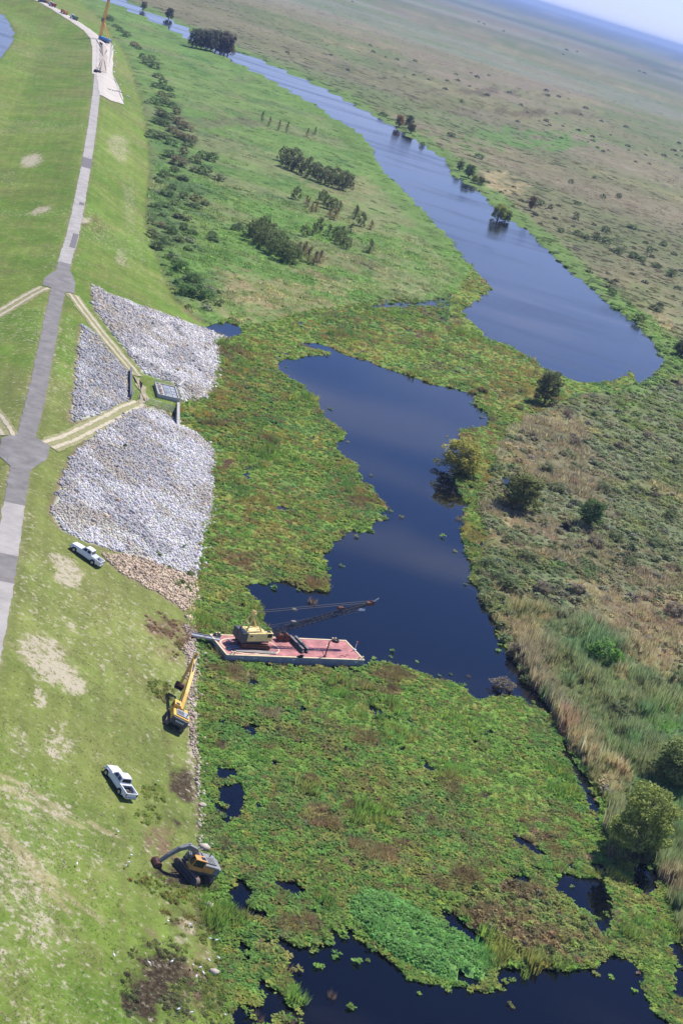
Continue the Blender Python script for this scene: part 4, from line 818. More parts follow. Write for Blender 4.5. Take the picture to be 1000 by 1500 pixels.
#@@PART4
# ---------------------------------------------------------------- trees and shrubs: tapered trunk, limbs, crown of leaf clumps
M_BARK = mat('bark', (.16, .13, .105), .95, 0, .3, 6, .4, 14)
M_LEAF = attr_mat('tree_leaves', '', .7, ((.5, .18), (2.5, .15)), trans=.5, objcol=True, spec=.2)
def tree_meshes(seed, h, r, kind):
    rng = np.random.default_rng(seed); tk = MB(); Cn = []; 
    if kind == 'shrub': ncl, base, leaf, per = 20, .12, .20, 75
    elif kind == 'pine': ncl, base, leaf, per = 22, .10, .17, 60
    else: ncl, base, leaf, per = 52, .20, .32, 125
    top = Vector((rng.uniform(-.05, .05) * h, rng.uniform(-.05, .05) * h, h * .93))
    tr_ = .032 * h if kind == 'cypress' else .022 * h
    pts = [Vector((0, 0, -.6)), Vector((rng.normal() * .02 * h, rng.normal() * .02 * h, h * .33)), Vector((rng.normal() * .03 * h, rng.normal() * .03 * h, h * .66)), top]
    rad = [tr_ * 1.5, tr_, tr_ * .6, tr_ * .12]
    for i in range(3): tk.cyl(pts[i], pts[i + 1], rad[i], rad[i + 1], 8)
    def axis(t):
        f = t * 3; i = min(2, int(f)); return pts[i].lerp(pts[i + 1], f - i)
    off = rng.uniform(0, 6.283)
    for k in range(ncl):
        t = base + (1 - base) * (k + .5) / ncl
        if kind == 'pine': prof = (1 - t) ** .8
        elif kind == 'shrub': prof = math.sqrt(max(0, 1 - ((t - .35) / .68) ** 2))
        else: prof = math.sqrt(max(.02, 1 - ((t - .45) / .60) ** 2))
        a = off + k * 2.39996 + rng.normal() * .35; rr_ = r * prof * rng.uniform(.45, 1.0)
        p = axis(t) + Vector((math.cos(a) * rr_, math.sin(a) * rr_, 0)); p.z = t * h * rng.uniform(.93, 1.05)
        if kind != 'shrub' or k % 3 == 0:
            s0 = axis(max(.08, t - .16)); tk.cyl(s0, s0.lerp(p, .9), tr_ * .28, tr_ * .08, 5)
        cr_ = r * rng.uniform(.24, .40) if kind != 'pine' else r * (.25 + .25 * prof)
        q_ = rng.normal(size=(per, 3)); q_ /= np.linalg.norm(q_, axis=1)[:, None]; q_ *= rng.uniform(.45, 1, (per, 1)) ** .6
        Cn.append(np.array(p) + q_ * np.array([cr_, cr_, cr_ * .62]) * rng.uniform(.8, 1.1))
    Cn = np.vstack(Cn); Cn[:, 2] = np.maximum(Cn[:, 2], .15)
    V, F, R = leafquads(Cn, leaf * (r / 4.5 if kind == 'cypress' else r / 2.2) ** .5, rng, .8, 1.5)
    cm_ = np.repeat(rng.uniform(.8, 1.2, ncl), per); R = R * np.repeat(cm_, 4)
    me = npmesh('crown', V, F, {'rnd': ('FLOAT', 'POINT', R)}); me.materials.append(M_LEAF)
    return tk.mesh('trunk', M_BARK), me, h, 2 * r
TREES = {('cypress', k): tree_meshes(40 + k, 10, 4.6, 'cypress') for k in range(4)}
TREES.update({('shrub', k): tree_meshes(60 + k, 3.2, 2.3, 'shrub') for k in range(4)})
TREES.update({('pine', k): tree_meshes(80 + k, 5.0, 1.6, 'pine') for k in range(2)})
trng = random.Random(99)
def tree(name, px_, py_, h, wd, col, kind, label, cat='tree', group=None, P=None, var=.12):
    P = gp(px_, py_) if P is None else P
    v = trng.randrange(4 if kind != 'pine' else 2); tm, cme, h0, w0 = TREES[kind, v]
    o = empty(name, (P[0], P[1], max(hz(P[0], P[1]), -.6)), trng.uniform(0, 6.28)); s = (wd / w0, wd / w0, h / h0)
    o.scale = s
    link(bpy.data.objects.new('trunk', tm), o); c = link(bpy.data.objects.new('crown', cme), o)
    f = 1.55 * trng.uniform(1 - var, 1 + var); c.color = (col[0] * f, col[1] * f * trng.uniform(.94, 1.06), col[2] * f, 1)
    return tag(o, label, cat, group)
YOL = (.20, .22, .05); DOL = (.125, .15, .045); DKG = (.075, .125, .04); RUS = (.23, .14, .065); GRB = (.13, .13, .06); BRG = (.13, .25, .05)
tree('cypress_tree', 667, 692, 8.4, 10.2, (.27, .27, .06), 'cypress', 'yellow green cypress leaning over the open bay water between two brown plant rafts')
tree('cypress_tree', 757, 745, 8.2, 9.6, (.15, .17, .05), 'cypress', 'broad olive cypress behind the tan reeds on the bay shore')
tree('cypress_tree', 796, 592, 10.5, 7.6, (.10, .115, .05), 'cypress', 'dark narrow cypress between the bay and the end of the river')
tree('cypress_tree', 860, 772, 6.5, 6.0, DKG, 'cypress', 'small dark green tree alone in the brown marsh brush')
tree('cypress_tree', 928, 1250, 10.0, 8.8, (.20, .225, .06), 'cypress', 'tall olive cypress standing by the dark pools in the reeds')
tree('cypress_tree', 986, 1148, 7.5, 8.6, (.155, .185, .06), 'cypress', 'rounded dark cypress behind the tall olive cypress in the reeds')
tree('bush', 884, 968, 3.6, 6.0, BRG, 'shrub', 'bright green rounded bush at the edge of the brown marsh', 'bush')
tree('bush', 901, 976, 2.6, 3.4, (.15, .27, .05), 'shrub', 'small lime green bush next to the bright green rounded bush', 'bush')
for a, b, h, w_, c, l in ((728, 322, 8.5, 8, YOL, 'yellow green cypress at the water edge on the far river bank'), (739, 324, 6.5, 6, (.15, .17, .06), 'lower cypress touching the yellow green one on the far river bank'), (776, 308, 8, 4.5, (.19, .125, .08), 'rust brown slim tree set back from the far river bank'),
                         (685, 260, 7.5, 6.5, DKG, 'dark rounded tree on the far river bank beside a smaller pale one'), (672, 250, 6, 4.5, (.12, .13, .07), 'small pale tree beside the dark rounded one on the river bank'), (693, 268, 4.5, 4.5, YOL, 'low yellowish bush below the dark rounded river bank tree'), (703, 268, 3.5, 5, DOL, 'low green bush at the end of the river bank trees'),
                         (597, 188, 9, 6.5, (.085, .11, .05), 'dark tree in the middle of three on the river bank'), (583, 186, 8, 6.5, RUS, 'orange brown tree on the river bank left of a dark tree'), (601, 195, 6.5, 6, (.14, .12, .06), 'brown lower tree in front of a dark river bank tree'), (247, 28, 10, 8, (.07, .08, .05), 'dark lone tree on the far stretch of the river bank'), (210, 14, 7, 6, (.15, .13, .08), 'small brown tree at the far end of the river bank'),
                         (996, 522, 6, 7, (.06, .08, .035), 'dark bushy tree at the marsh edge past the river end'), (705, 575, 2.0, 4, (.17, .14, .05), 'low brown bush on the plant raft at the bay end')):
    tree('tree', a, b, h, w_, c, 'cypress', l)
for a, b in ((281, 70), (287, 71), (294, 72), (301, 74), (308, 75), (315, 77), (322, 79), (328, 81), (333, 82), (298, 69), (311, 72), (325, 76)):
    tree('tree', a, b, trng.uniform(13, 17), trng.uniform(8, 11), (.085, .09, .055) if a < 318 else (.13, .11, .07), 'cypress', 'dark tall tree in the grove at the river bend', 'tree', 'grove at the river bend')
for a, b in ((416, 245), (425, 249), (434, 252), (445, 257), (455, 262), (465, 266), (475, 270), (486, 274), (496, 277), (506, 279), (421, 239), (437, 245), (450, 250), (463, 256), (478, 261), (490, 266), (502, 271), (511, 275), (412, 236), (430, 238)):
    tree('tree', a, b, trng.uniform(5.5, 7.5), trng.uniform(5, 7), (.105, .115, .055), 'shrub', 'dull green tree in the upper thicket of the peninsula', 'tree', 'upper thicket on the peninsula')
for a, b in ((370, 354), (380, 360), (390, 366), (400, 373), (411, 381), (421, 386), (377, 346), (388, 353), (399, 360), (410, 368), (420, 376), (430, 383), (395, 348), (384, 343), (368, 348)):
    tree('tree', a, b, trng.uniform(5, 7), trng.uniform(5.5, 7.5), (.11, .14, .05), 'shrub', 'olive green tree in the lower thicket of the peninsula', 'tree', 'lower thicket on the peninsula')
for a, b in ((441, 379), (450, 384), (459, 388), (467, 384), (445, 370), (436, 372)):
    tree('tree', a, b, trng.uniform(4, 6), trng.uniform(3.5, 5), (.17, .12, .065), 'pine', 'reddish brown sapling at the end of the lower thicket', 'tree', 'brown saplings by the lower thicket')
for a, b in ((433, 292), (470, 298), (478, 305), (487, 308), (495, 312), (527, 331), (519, 320), (457, 345), (444, 346), (497, 358), (506, 364), (490, 352), (540, 370), (480, 346), (466, 340), (512, 342), (500, 345), (474, 293)):
    tree('tree', a, b, trng.uniform(4, 6), trng.uniform(3.5, 5.5), (.115, .14, .05), 'shrub' if trng.random() < .5 else 'pine', 'green sapling among those scattered between the two thickets', 'tree', 'scattered saplings between the thickets')
for a, b in ((450, 304), (455, 312), (482, 318), (489, 322), (542, 336), (462, 310), (448, 298), (522, 313)):
    tree('tree', a, b, trng.uniform(3, 4.5), trng.uniform(2.5, 4), (.20, .13, .06), 'pine', 'rust coloured sapling between the two thickets', 'tree', 'rust coloured saplings between the thickets')
for a, b, c in ((393, 185, DOL), (407, 191, GRB), (419, 194, DOL), (383, 177, DKG)): tree('pine_sapling', a, b, trng.uniform(5, 7), 3.0, c, 'pine', 'slim green sapling in the short row on the open peninsula', 'tree', 'row of slim saplings')
for a, b, c in ((449, 200, RUS), (460, 198, GRB)): tree('pine_sapling', a, b, 5.0, 2.8, c, 'pine', 'slim brown sapling of the pair near the river', 'tree', 'pair of slim brown saplings')
# belt of bushes along the levee toe
BELT = [(185, 52), (196, 66), (208, 84), (221, 88), (226, 98), (232, 112), (238, 122), (245, 130), (250, 140), (236, 140), (242, 150), (252, 156), (228, 150), (258, 165), (246, 172), (236, 168), (240, 182), (262, 180), (270, 188), (252, 192), (262, 200), (272, 204), (240, 200), (250, 210), (282, 206), (275, 212), (268, 226), (285, 236), (296, 230), (310, 234), (262, 240), (255, 250), (286, 250), (300, 254), (320, 262), (240, 258), (268, 262), (252, 275), (268, 288), (290, 290), (285, 302), (300, 298), (245, 285), (240, 300), (262, 318), (275, 322), (268, 335), (282, 342), (250, 340), (262, 352), (310, 345), (240, 355), (235, 330), (312, 350), (222, 345), (230, 362), (250, 378), (258, 386), (344, 335), (350, 333), (160, 28), (170, 38), (176, 44), (203, 70), (215, 92), (228, 126), (230, 178), (226, 200), (248, 228), (228, 302)]
for a, b in BELT:
    k = trng.random(); P_ = gp(a, b); big_ = 1 + .5 * (P_[1] > 700)
    tree('bush', a, b + 2, trng.uniform(1.5, 2.7) * big_, trng.uniform(3.6, 6.4) * big_, (.10, .145, .06) if k < .6 else ((.13, .15, .075) if k < .85 else (.165, .14, .085)), 'shrub', 'dull green bush in the long belt at the foot of the levee' if k < .6 else ('pale grey green bush in the long belt at the foot of the levee' if k < .85 else 'brownish bush in the long belt at the foot of the levee'), 'bush', 'bushes along the foot of the levee')
for a, b, w_, l in ((265, 398, 5.5, 'leafy green bush just above the large willow clump at the levee foot'), (272, 432, 6.5, 'bright edged willow bush at the inner side of the clump near the riprap'), (288, 432, 7.5, 'large blue green willow bush in the middle of the clump near the riprap'), (303, 440, 6.0, 'dense willow bush at the marsh side of the clump near the riprap'), (283, 415, 6.5, 'willow bush at the upper end of the clump near the riprap')):
    tree('willow_bush', a, b, 3.2, w_, (.095, .165, .05), 'shrub', l, 'bush')
for a, b in ((845, 345), (858, 350), (872, 352), (886, 356), (905, 372), (925, 378), (938, 383), (950, 370), (886, 340), (895, 432), (935, 470), (960, 392), (980, 405), (905, 290), (882, 290), (790, 300), (805, 306), (700, 232), (618, 214), (845, 300), (870, 262), (835, 268), (925, 335), (970, 360), (660, 200), (675, 150), (560, 170), (960, 455), (820, 340), (842, 322)):
    tree('bush', a, b, trng.uniform(2, 3.5), trng.uniform(4, 8), (.085, .125, .045), 'shrub', 'dark green bush in the marsh beyond the river', 'bush', 'bushes in the marsh beyond the river')
for a, b in ((730, 850), (715, 830), (745, 862), (760, 600), (830, 612), (870, 610), (905, 655), (985, 680), (960, 690), (945, 640), (800, 690), (930, 720), (980, 760), (870, 800), (845, 870), (790, 870), (900, 790), (960, 800), (815, 720), (990, 1000), (960, 1010), (975, 1020), (905, 1045), (780, 640), (885, 720), (770, 820), (920, 830), (985, 900), (725, 690), (755, 960), (772, 1000), (735, 1010), (960, 730), (840, 650)):
    k = trng.random(); tree('bush', a, b, trng.uniform(1.4, 2.6), trng.uniform(3, 5.5), (.13, .165, .07) if k < .6 else (.18, .15, .11), 'shrub', 'low rounded green bush in the marsh beside the bay' if k < .6 else 'low rounded brown bush in the marsh beside the bay', 'bush', 'low bushes in the marsh beside the bay')
#@@PART5
# ---------------------------------------------------------------- machines
M_WHITE = mat('white_paint', (.78, .79, .80), .28, 0, .04, 1.5, spec=.5); M_BLACK = mat('rubber', (.025, .025, .028), .8, 0, .2, 4); M_GLASS = mat('dark_glass', (.015, .02, .025), .08, 0, .1, 1, spec=.6)
M_CHROME = mat('bumper_metal', (.45, .46, .48), .35, .8, .1, 3); M_RED = mat('red_lens', (.35, .02, .02), .3, 0, .1, 4); M_YEL = mat('excavator_yellow', (.72, .42, .075), .5, 0, .14, 1.2); M_YEL2 = mat('crane_cream_yellow', (.82, .64, .27), .55, 0, .16, 1.4, .1, 6)
M_DGREY = mat('dark_grey_paint', (.075, .08, .09), .5, 0, .25, 2); M_LGREY = mat('light_grey_paint', (.27, .30, .33), .45, .1, .18, 1.5); M_MGREY = mat('boom_grey', (.19, .205, .225), .45, .1, .2, 2.); M_ORG = mat('excavator_orange', (.56, .27, .07), .6, 0, .3, 2.5); M_DIRTY = mat('muddy_grey_paint', (.19, .20, .205), .6, .1, .4, 2.2); M_TRACK = mat('muddy_track', (.20, .155, .125), .9, .1, .35, 5, .5, 12)
M_RUST = mat('rust', (.16, .07, .045), .9, .1, .4, 5, .4, 14); M_DECK = mat('deck_red', (.40, .17, .165), .85, 0, .42, .7, .25, 5); M_HULL = mat('hull_grey', (.24, .26, .30), .7, 0, .22, 1.3, .2, 4); M_CREAM = mat('deck_edge_cream', (.66, .56, .36), .8, 0, .18, 2.2, .1, 8)
M_STEEL = mat('weathered_steel', (.17, .165, .165), .7, .3, .3, 3); M_ALU = mat('galvanised', (.40, .42, .45), .5, .5, .15, 2); M_LAT = mat('lattice_steel', (.045, .045, .05), .6, .3, .2, 3); M_WOOD = mat('timber_mat', (.30, .27, .25), .9, 0, .25, 3); M_CONCR = mat('concrete', (.42, .41, .39), .9, 0, .14, .8, .3, 6)
M_BLUE = mat('machine_blue', (.10, .26, .52), .5, 0, .12, 2); M_MARK = mat('white_lettering', (.75, .76, .76), .6, 0, .05, 3); M_BUCKETR = mat('rusty_bucket', (.11, .05, .04), .85, .1, .35, 4, .4, 10)
def on_slope(o, x, y, yaw, dz=0., span=1.5):
    """stand a thing on the ground sheet, tilted with the slope"""
    z = hz(x, y); dx = (hz(x + span, y) - hz(x - span, y)) / (2 * span); dy = (hz(x, y + span) - hz(x, y - span)) / (2 * span)
    n = Vector((-dx, -dy, 1)).normalized(); f = Vector((math.cos(yaw), math.sin(yaw), 0)); f = (f - n * f.dot(n)).normalized(); l = n.cross(f)
    m = Matrix((f, l, n)).transposed().to_4x4(); m.translation = Vector((x, y, z + dz)); o.matrix_world = m
    return o
def pickup(label, bedload):
    """front towards +X, wheelbase 3.65 m"""
    t = empty('pickup_truck'); hw = .98
    def ring(x, y, z0, z1, z2, k=.9): return [(x, -y, z0), (x, y, z0), (x, y, z1), (x, y * k, z2), (x, -y * k, z2), (x, -y, z1)]
    b = MB()
    b.loft([ring(2.86, .80, .50, .80, .98), ring(2.70, .94, .45, .85, 1.10), ring(1.9, hw, .42, .98, 1.20), ring(1.15, hw, .40, 1.05, 1.24), ring(.95, hw, .40, 1.08, 1.22), ring(-.95, hw, .40, 1.08, 1.22), ring(-1.05, hw, .40, 1.02, 1.10)])
    for s in (-1, 1):
        b.box((-1.95, s * .90, .86), (1.9, .15, .72))                       # bed walls
        for wx in (1.95, -1.70):
            pts = [(wx + .56 * math.cos(a), .40 + .56 * math.sin(a)) for a in [k * math.pi / 8 for k in range(9)]]
            b.prism(pts, s * .975, s * 1.03)                                # flares
    b.box((-1.95, 0, .62), (1.9, 1.7, .10)); b.box((-2.88, 0, .86), (.10, 1.9, .66)); b.box((-1.03, 0, .9), (.08, 1.7, .6))
    body = b.build('body', M_WHITE, t, .02)
    for wx in (1.95, -1.70):
        for s in (-1, 1): MB().cyl((wx, s * .55, .42), (wx, s * 1.035, .42), .50, n=16).build('wheel_arch', M_BLACK, body)
    c = MB()
    def cr(x, y, z): return [(x, -y, z), (x, y, z)]
    def gh(x0, x1, y0, y1, z0, z1): return None
    c.add([(1.10, -.93, 1.20), (1.10, .93, 1.20), (-1.0, .93, 1.20), (-1.0, -.93, 1.20), (.42, -.74, 1.84), (.42, .74, 1.84), (-.78, .74, 1.86), (-.78, -.74, 1.86), (-.2, .76, 1.90), (-.2, -.76, 1.90)], [(0, 1, 5, 4), (2, 3, 7, 6), (1, 2, 6, 8, 5), (3, 0, 4, 9, 7), (4, 5, 8, 9), (9, 8, 6, 7), (3, 2, 1, 0)])
    cab = c.build('cab', M_WHITE, t, .03)
    def pane(name, q_, off): 
        q_ = [Vector(v) + Vector(off) for v in q_]; g = MB(); n_ = (q_[1] - q_[0]).cross(q_[2] - q_[0]).normalized() * .012
        g.add([v - n_ for v in q_] + [v + n_ for v in q_], [(0, 1, 2, 3), (7, 6, 5, 4), (0, 4, 5, 1), (1, 5, 6, 2), (2, 6, 7, 3), (3, 7, 4, 0)]); return g.build(name, M_GLASS, cab)
    pane('windscreen', [(1.02, -.80, 1.27), (1.02, .80, 1.27), (.50, .68, 1.77), (.50, -.68, 1.77)], (.02, 0, .02)); pane('rear_window', [(-.95, -.72, 1.33), (-.95, .72, 1.33), (-.82, .64, 1.74), (-.82, -.64, 1.74)], (-.025, 0, .01))
    for s in (-1, 1):
        pane('side_window', [(.80, s * .905, 1.30), (.02, s * .905, 1.30), (.02, s * .79, 1.72), (.44, s * .79, 1.72)], (0, s * .02, .0)); pane('side_window', [(-.12, s * .905, 1.30), (-.72, s * .905, 1.30), (-.66, s * .80, 1.70), (-.12, s * .79, 1.72)], (0, s * .02, .0))
        MB().box((.86, s * 1.08, 1.24), (.16, .22, .2)).build('mirror', M_WHITE, cab, .02)
        MB().box((2.80, s * .66, .82), (.14, .34, .2)).build('headlight', M_CHROME, body, .02); MB().box((-2.94, s * .86, .92), (.05, .16, .34)).build('taillight', M_RED, body)
        MB().box((0, s * 1.0, .42), (2.2, .14, .08)).build('running_board', M_DGREY, body)
    MB().box((2.90, 0, .78), (.08, 1.0, .24)).build('grille', M_DGREY, body); MB().box((2.92, 0, .52), (.14, 1.8, .2)).build('bumper', M_CHROME, body, .03); MB().box((-3.02, 0, .55), (.18, 1.8, .2)).build('bumper', M_CHROME, body, .03)
    MB().box((-3.12, 0, .46), (.14, .12, .1)).build('tow_hitch', M_DGREY, body)
    for wx in (1.95, -1.70):
        for s in (-1, 1):
            wh = MB().cyl((wx, s * .78, .40), (wx, s * 1.05, .40), .40, n=18).build('wheel', M_BLACK, t); MB().cyl((wx, s * 1.04, .40), (wx, s * 1.07, .40), .25, .22, n=14).build('rim', M_CHROME, wh)
    if bedload == 'cover':
        MB().box((-1.45, 0, 1.20), (.85, 1.6, .08)).build('tool_box', M_ALU, t, .02); MB().box((-1.50, 0, 1.0), (.8, 1.5, .36)).build('tool_box', M_ALU, t, .02)
    else:
        MB().box((-1.55, 0, .70), (1.0, 1.62, .08)).build('bed_liner', M_DGREY, t)
        MB().box((-2.2, .1, .78), (.7, 1.2, .22)).build('bed_mat', M_BLACK, t, .04); MB().box((-1.2, 0, 1.10), (.3, 1.64, .2)).build('tool_box', M_ALU, t, .02)
    return tag(t, label, 'pickup truck')
def from_wheels(fl, rl):
    """truck from its two left wheel contact points in the photo"""
    A = gp(*fl); B = gp(*rl); yaw = math.atan2(A[1] - B[1], A[0] - B[0]); mid = (A + B) / 2
    off = np.array([math.sin(yaw), -math.cos(yaw)]) * .98 - .12 * np.array([math.cos(yaw), math.sin(yaw)])
    return mid[0] + off[0], mid[1] + off[1], yaw
t = pickup('white pickup truck parked on a bare strip beside the riprap', 'cover'); on_slope(t, *from_wheels((109.3, 810), (131, 825)))
t = pickup('white pickup truck parked on open mown grass with a dark open bed', 'open'); on_slope(t, *from_wheels((154.6, 1138), (170.8, 1161)))
# --- tracked undercarriage shared by crane and excavators (axis +X)
def crawler(t, ln, gauge, hgt, wd, m_track, m_frame, rust=False):
    for s in (-1, 1):
        y0, y1 = s * gauge / 2 - wd / 2, s * gauge / 2 + wd / 2; r = hgt / 2; n = 7
        prof = [(ln / 2 - r + r * math.cos(a), r + r * math.sin(a)) for a in [-math.pi / 2 + k * math.pi / n for k in range(n + 1)]] + [(-ln / 2 + r + r * math.cos(a), r + r * math.sin(a)) for a in [math.pi / 2 + k * math.pi / n for k in range(n + 1)]]
        inn = [(x * .93, r + (z - r) * .74) for x, z in prof]; k = len(prof); b = MB()
        b.add([(x, y0, z) for x, z in prof] + [(x, y1, z) for x, z in prof] + [(x, y0, z) for x, z in inn] + [(x, y1, z) for x, z in inn],
              [(i, (i + 1) % k, k + (i + 1) % k, k + i) for i in range(k)] + [(2 * k + i, 3 * k + i, 3 * k + (i + 1) % k, 2 * k + (i + 1) % k) for i in range(k)] + [(i, 2 * k + i, 2 * k + (i + 1) % k, (i + 1) % k) for i in range(k)] + [(k + i, k + (i + 1) % k, 3 * k + (i + 1) % k, 3 * k + i) for i in range(k)])
        ns = int((ln - 2 * r) / .22)
        for i in range(ns):
            x = -ln / 2 + r + (i + .5) * (ln - 2 * r) / ns
            b.box((x, (y0 + y1) / 2, hgt + .02), (.07, wd * .98, .05)); b.box((x, (y0 + y1) / 2, -.0), (.07, wd * .98, .05))
        tk = b.build('track', m_track, t)
        f = MB(); f.box((0, (y0 + y1) / 2, r), (ln - 2.2 * r, wd * .6, hgt * .42))
        f.build('track_frame', m_frame, tk)
        for x in (-ln / 2 + r, ln / 2 - r): MB().cyl((x, y0 + .03, r), (x, y1 - .03, r), r * .7, n=12).build('sprocket', m_frame, tk)
        for i in range(5):
            x = (-.5 + (i + .5) / 5) * (ln - 2.4 * r); MB().cyl((x, y0 + .05, r * .5), (x, y1 - .05, r * .5), r * .26, n=8).build('roller', m_frame, tk)
    u = MB(); u.box((0, 0, hgt * .72), (ln * .42, gauge, hgt * .36)); u.cyl((0, 0, hgt * .8), (0, 0, hgt * 1.08), .62, n=16); u.build('undercarriage', m_frame, t, .03)
def rail(mb, pts, r=.02):
    for a, b in zip(pts[:-1], pts[1:]): mb.cyl(a, b, r, n=5)
def yawp(v, a):
    c, s = math.cos(a), math.sin(a); return (v[0] * c - v[1] * s, v[0] * s + v[1] * c, v[2])
def box_beam(mb, pts, wd, hts):
    """tapered box arm through points in the XZ plane"""
    secs = []
    for i, (x, z) in enumerate(pts):
        a = pts[max(0, i - 1)]; b = pts[min(len(pts) - 1, i + 1)]; d = Vector((b[0] - a[0], 0, b[1] - a[1])).normalized(); n_ = Vector((-d.z, 0, d.x)); h = hts[i] / 2; w2 = wd[i] / 2; p = Vector((x, 0, z))
        secs.append([p + n_ * h + Vector((0, w2, 0)), p + n_ * h - Vector((0, w2, 0)), p - n_ * h - Vector((0, w2, 0)), p - n_ * h + Vector((0, w2, 0))])
    return mb.loft(secs)
def bucket_mesh(name, m, wd, size, parent, at_, ang):
    """curved open bucket with teeth; opening towards -X"""
    prof = [(-.55, .15), (-.15, .55), (.35, .55), (.62, .25), (.62, -.2), (.35, -.5), (-.1, -.62), (-.6, -.55)]
    inn = [(x * .86 - .03, z * .86) for x, z in prof]; k = len(prof); R = lambda x, z: (at_[0] + size * (x * math.cos(ang) - z * math.sin(ang)), at_[2] + size * (x * math.sin(ang) + z * math.cos(ang)))
    b = MB(); y0, y1 = at_[1] - wd / 2, at_[1] + wd / 2; o = [R(*p) for p in prof]; i_ = [R(*p) for p in inn]
    b.add([(x, y0, z) for x, z in o] + [(x, y1, z) for x, z in o] + [(x, y0, z) for x, z in i_] + [(x, y1, z) for x, z in i_],
          [(j, j + 1, k + j + 1, k + j) for j in range(k - 1)] + [(2 * k + j, 3 * k + j, 3 * k + j + 1, 2 * k + j + 1) for j in range(k - 1)] + [(0, k, 3 * k, 2 * k), (k - 1, 3 * k - 1, 4 * k - 1, 2 * k - 1)])
    for ys, sgn in ((y0, -1), (y1, 1)):
        c_ = [(x, ys, z) for x, z in o]; c2 = [(x, ys - sgn * .06, z) for x, z in o]; b.add(c_ + c2, [tuple(range(k)), tuple(range(2 * k - 1, k - 1, -1))] + [(j, (j + 1) % k, k + (j + 1) % k, k + j) for j in range(k)])
    bk = b.build(name, m, parent); p0 = R(-.6, -.55); p1 = R(-.9, -.5)
    for j in range(5):
        yy = y0 + (j + .5) * wd / 5; MB().bar((p0[0], yy, p0[1]), (p1[0], yy, p1[1]), .1, .06).build('tooth', M_STEEL, bk)
    return bk
def excavator(label, ln, gauge, th, tw, trackyaw, m_body, m_hood, m_cw, m_boom, m_stick, boom, bh, stick, sh_, bsize, bwd, bang, big, mbk, long_reach=False, m_house=None):
    """house faces +X of the root; tracks turned by trackyaw"""
    t = empty('excavator'); base = empty('running_gear'); base.parent = t; base.rotation_euler = (0, 0, trackyaw); crawler(base, ln, gauge, th, tw, M_TRACK, M_DGREY)
    z0 = th * 1.08; W = 2.7 * big; Lb = 2.6 * big; Lf = 1.7 * big; H = 1.35 * big
    b = MB(); b.box(((Lf - Lb) / 2, 0, z0 + .16), (Lf + Lb, W * .96, .28)); b.build('turntable_deck', M_DGREY, t, .03)
    hb = MB(); hb.box((-Lb * .42, 0, z0 + .3 + H * .40), (Lb * .95, W, H * .8)); hb.box((Lf * .35, -W * .36, z0 + .3 + H * .3), (Lf * 1.2, W * .27, H * .6)); house = hb.build('house', m_house or m_body, t, .06)
    if m_house: MB().box((-Lb * .30, W * .5 + .02, z0 + .3 + H * .36), (Lb * .62, .05, H * .6)).build('side_panel', m_body, house, .01)
    MB().box((-Lb * .42, -W * .05, z0 + .3 + H * .86), (Lb * .66, W * .74, H * .12)).build('engine_hood', m_hood, house, .04)
    g = MB()
    for i in range(4): g.box((-Lb * .62 + i * .28 * big, W * .08, z0 + .3 + H * .935), (.10, W * .4, .03))
    g.build('hood_vent', M_DGREY, house)
    cwm = MB(); pr_ = [(-W * .5, 0), (-W * .5, .30), (-W * .34, .52), (W * .34, .52), (W * .5, .30), (W * .5, 0)]
    secs = [[(-Lb * .86 - p[1] * big, p[0], z) for p in pr_] for z in (z0 + .15, z0 + .25 + H * .72)]; cwm.loft(secs); cw = cwm.build('counterweight', m_cw, t, .05)
    lt = MB()
    for i in range(6): lt.box((-Lb * .86 - .53 * big, -W * .22 + i * W * .088, z0 + .2 + H * .42), (.03, W * .055, .26 * big))
    lt.build('lettering', M_MARK, cw)
    MB().cyl((-Lb * .55, -W * .3, z0 + .3 + H * .8), (-Lb * .55, -W * .3, z0 + .75 + H * .95), .07, n=8).build('exhaust', M_DGREY, house)
    # cab on the left side
    cx, cy = Lf * .55, W * .34; cl, cwid, ch = 1.75 * big, 1.0 * big, 1.6 * big; cz = z0 + .3
    fr = MB(); X0, X1 = cx - cl / 2, cx + cl / 2; Y0, Y1 = cy - cwid / 2, cy + cwid / 2
    for (x, y) in ((X0, Y0), (X0, Y1), (X1, Y0), (X1, Y1)): fr.bar((x, y, cz), (x - (.18 * big if x == X1 else 0), y, cz + ch), .12)
    fr.box((cx - .09, cy, cz + ch), (cl - .16, cwid + .1, .12)); fr.box((cx, cy, cz + .28), (cl + .02, cwid + .04, .56)); fr.box((X0 + .05, cy, cz + ch / 2), (.10, cwid, ch)); cabo = fr.build('cab', m_body, t, .025)
    gl = MB(); gl.add([(X1 - .02, Y0 + .06, cz + .56), (X1 - .02, Y1 - .06, cz + .56), (X1 - .17 * big, Y1 - .06, cz + ch - .05), (X1 - .17 * big, Y0 + .06, cz + ch - .05)], [(0, 1, 2, 3)]); gl.build('windscreen', M_GLASS, cabo)
    for y in (Y0, Y1):
        MB().box((cx - .06, y, cz + ch * .66), (cl * .78, .04, ch * .56)).build('side_window', M_GLASS, cabo)
    MB().box((X0 + .35, cy, cz + ch + .07), (cl * .35, cwid * .6, .03)).build('roof_hatch', M_GLASS, cabo)
    # handrails and steps
    r_ = MB(); rail(r_, [(-Lb * .1, -W * .48, z0 + .3 + H * .8), (-Lb * .1, -W * .48, z0 + .9 + H * .8), (Lf * .9, -W * .48, z0 + .8 + H * .5), (Lf * .9, -W * .48, z0 + .3 + H * .5)], .025); r_.build('handrail', M_DGREY, house)
    # boom, stick, cylinders
    bm_ = MB(); box_beam(bm_, boom, [.55 * big] * len(boom), bh); bo = bm_.build('boom', m_boom, t, .02)
    st = MB(); box_beam(st, stick, [.40 * big] * len(stick), sh_); sk = st.build('stick', m_stick, t, .02)
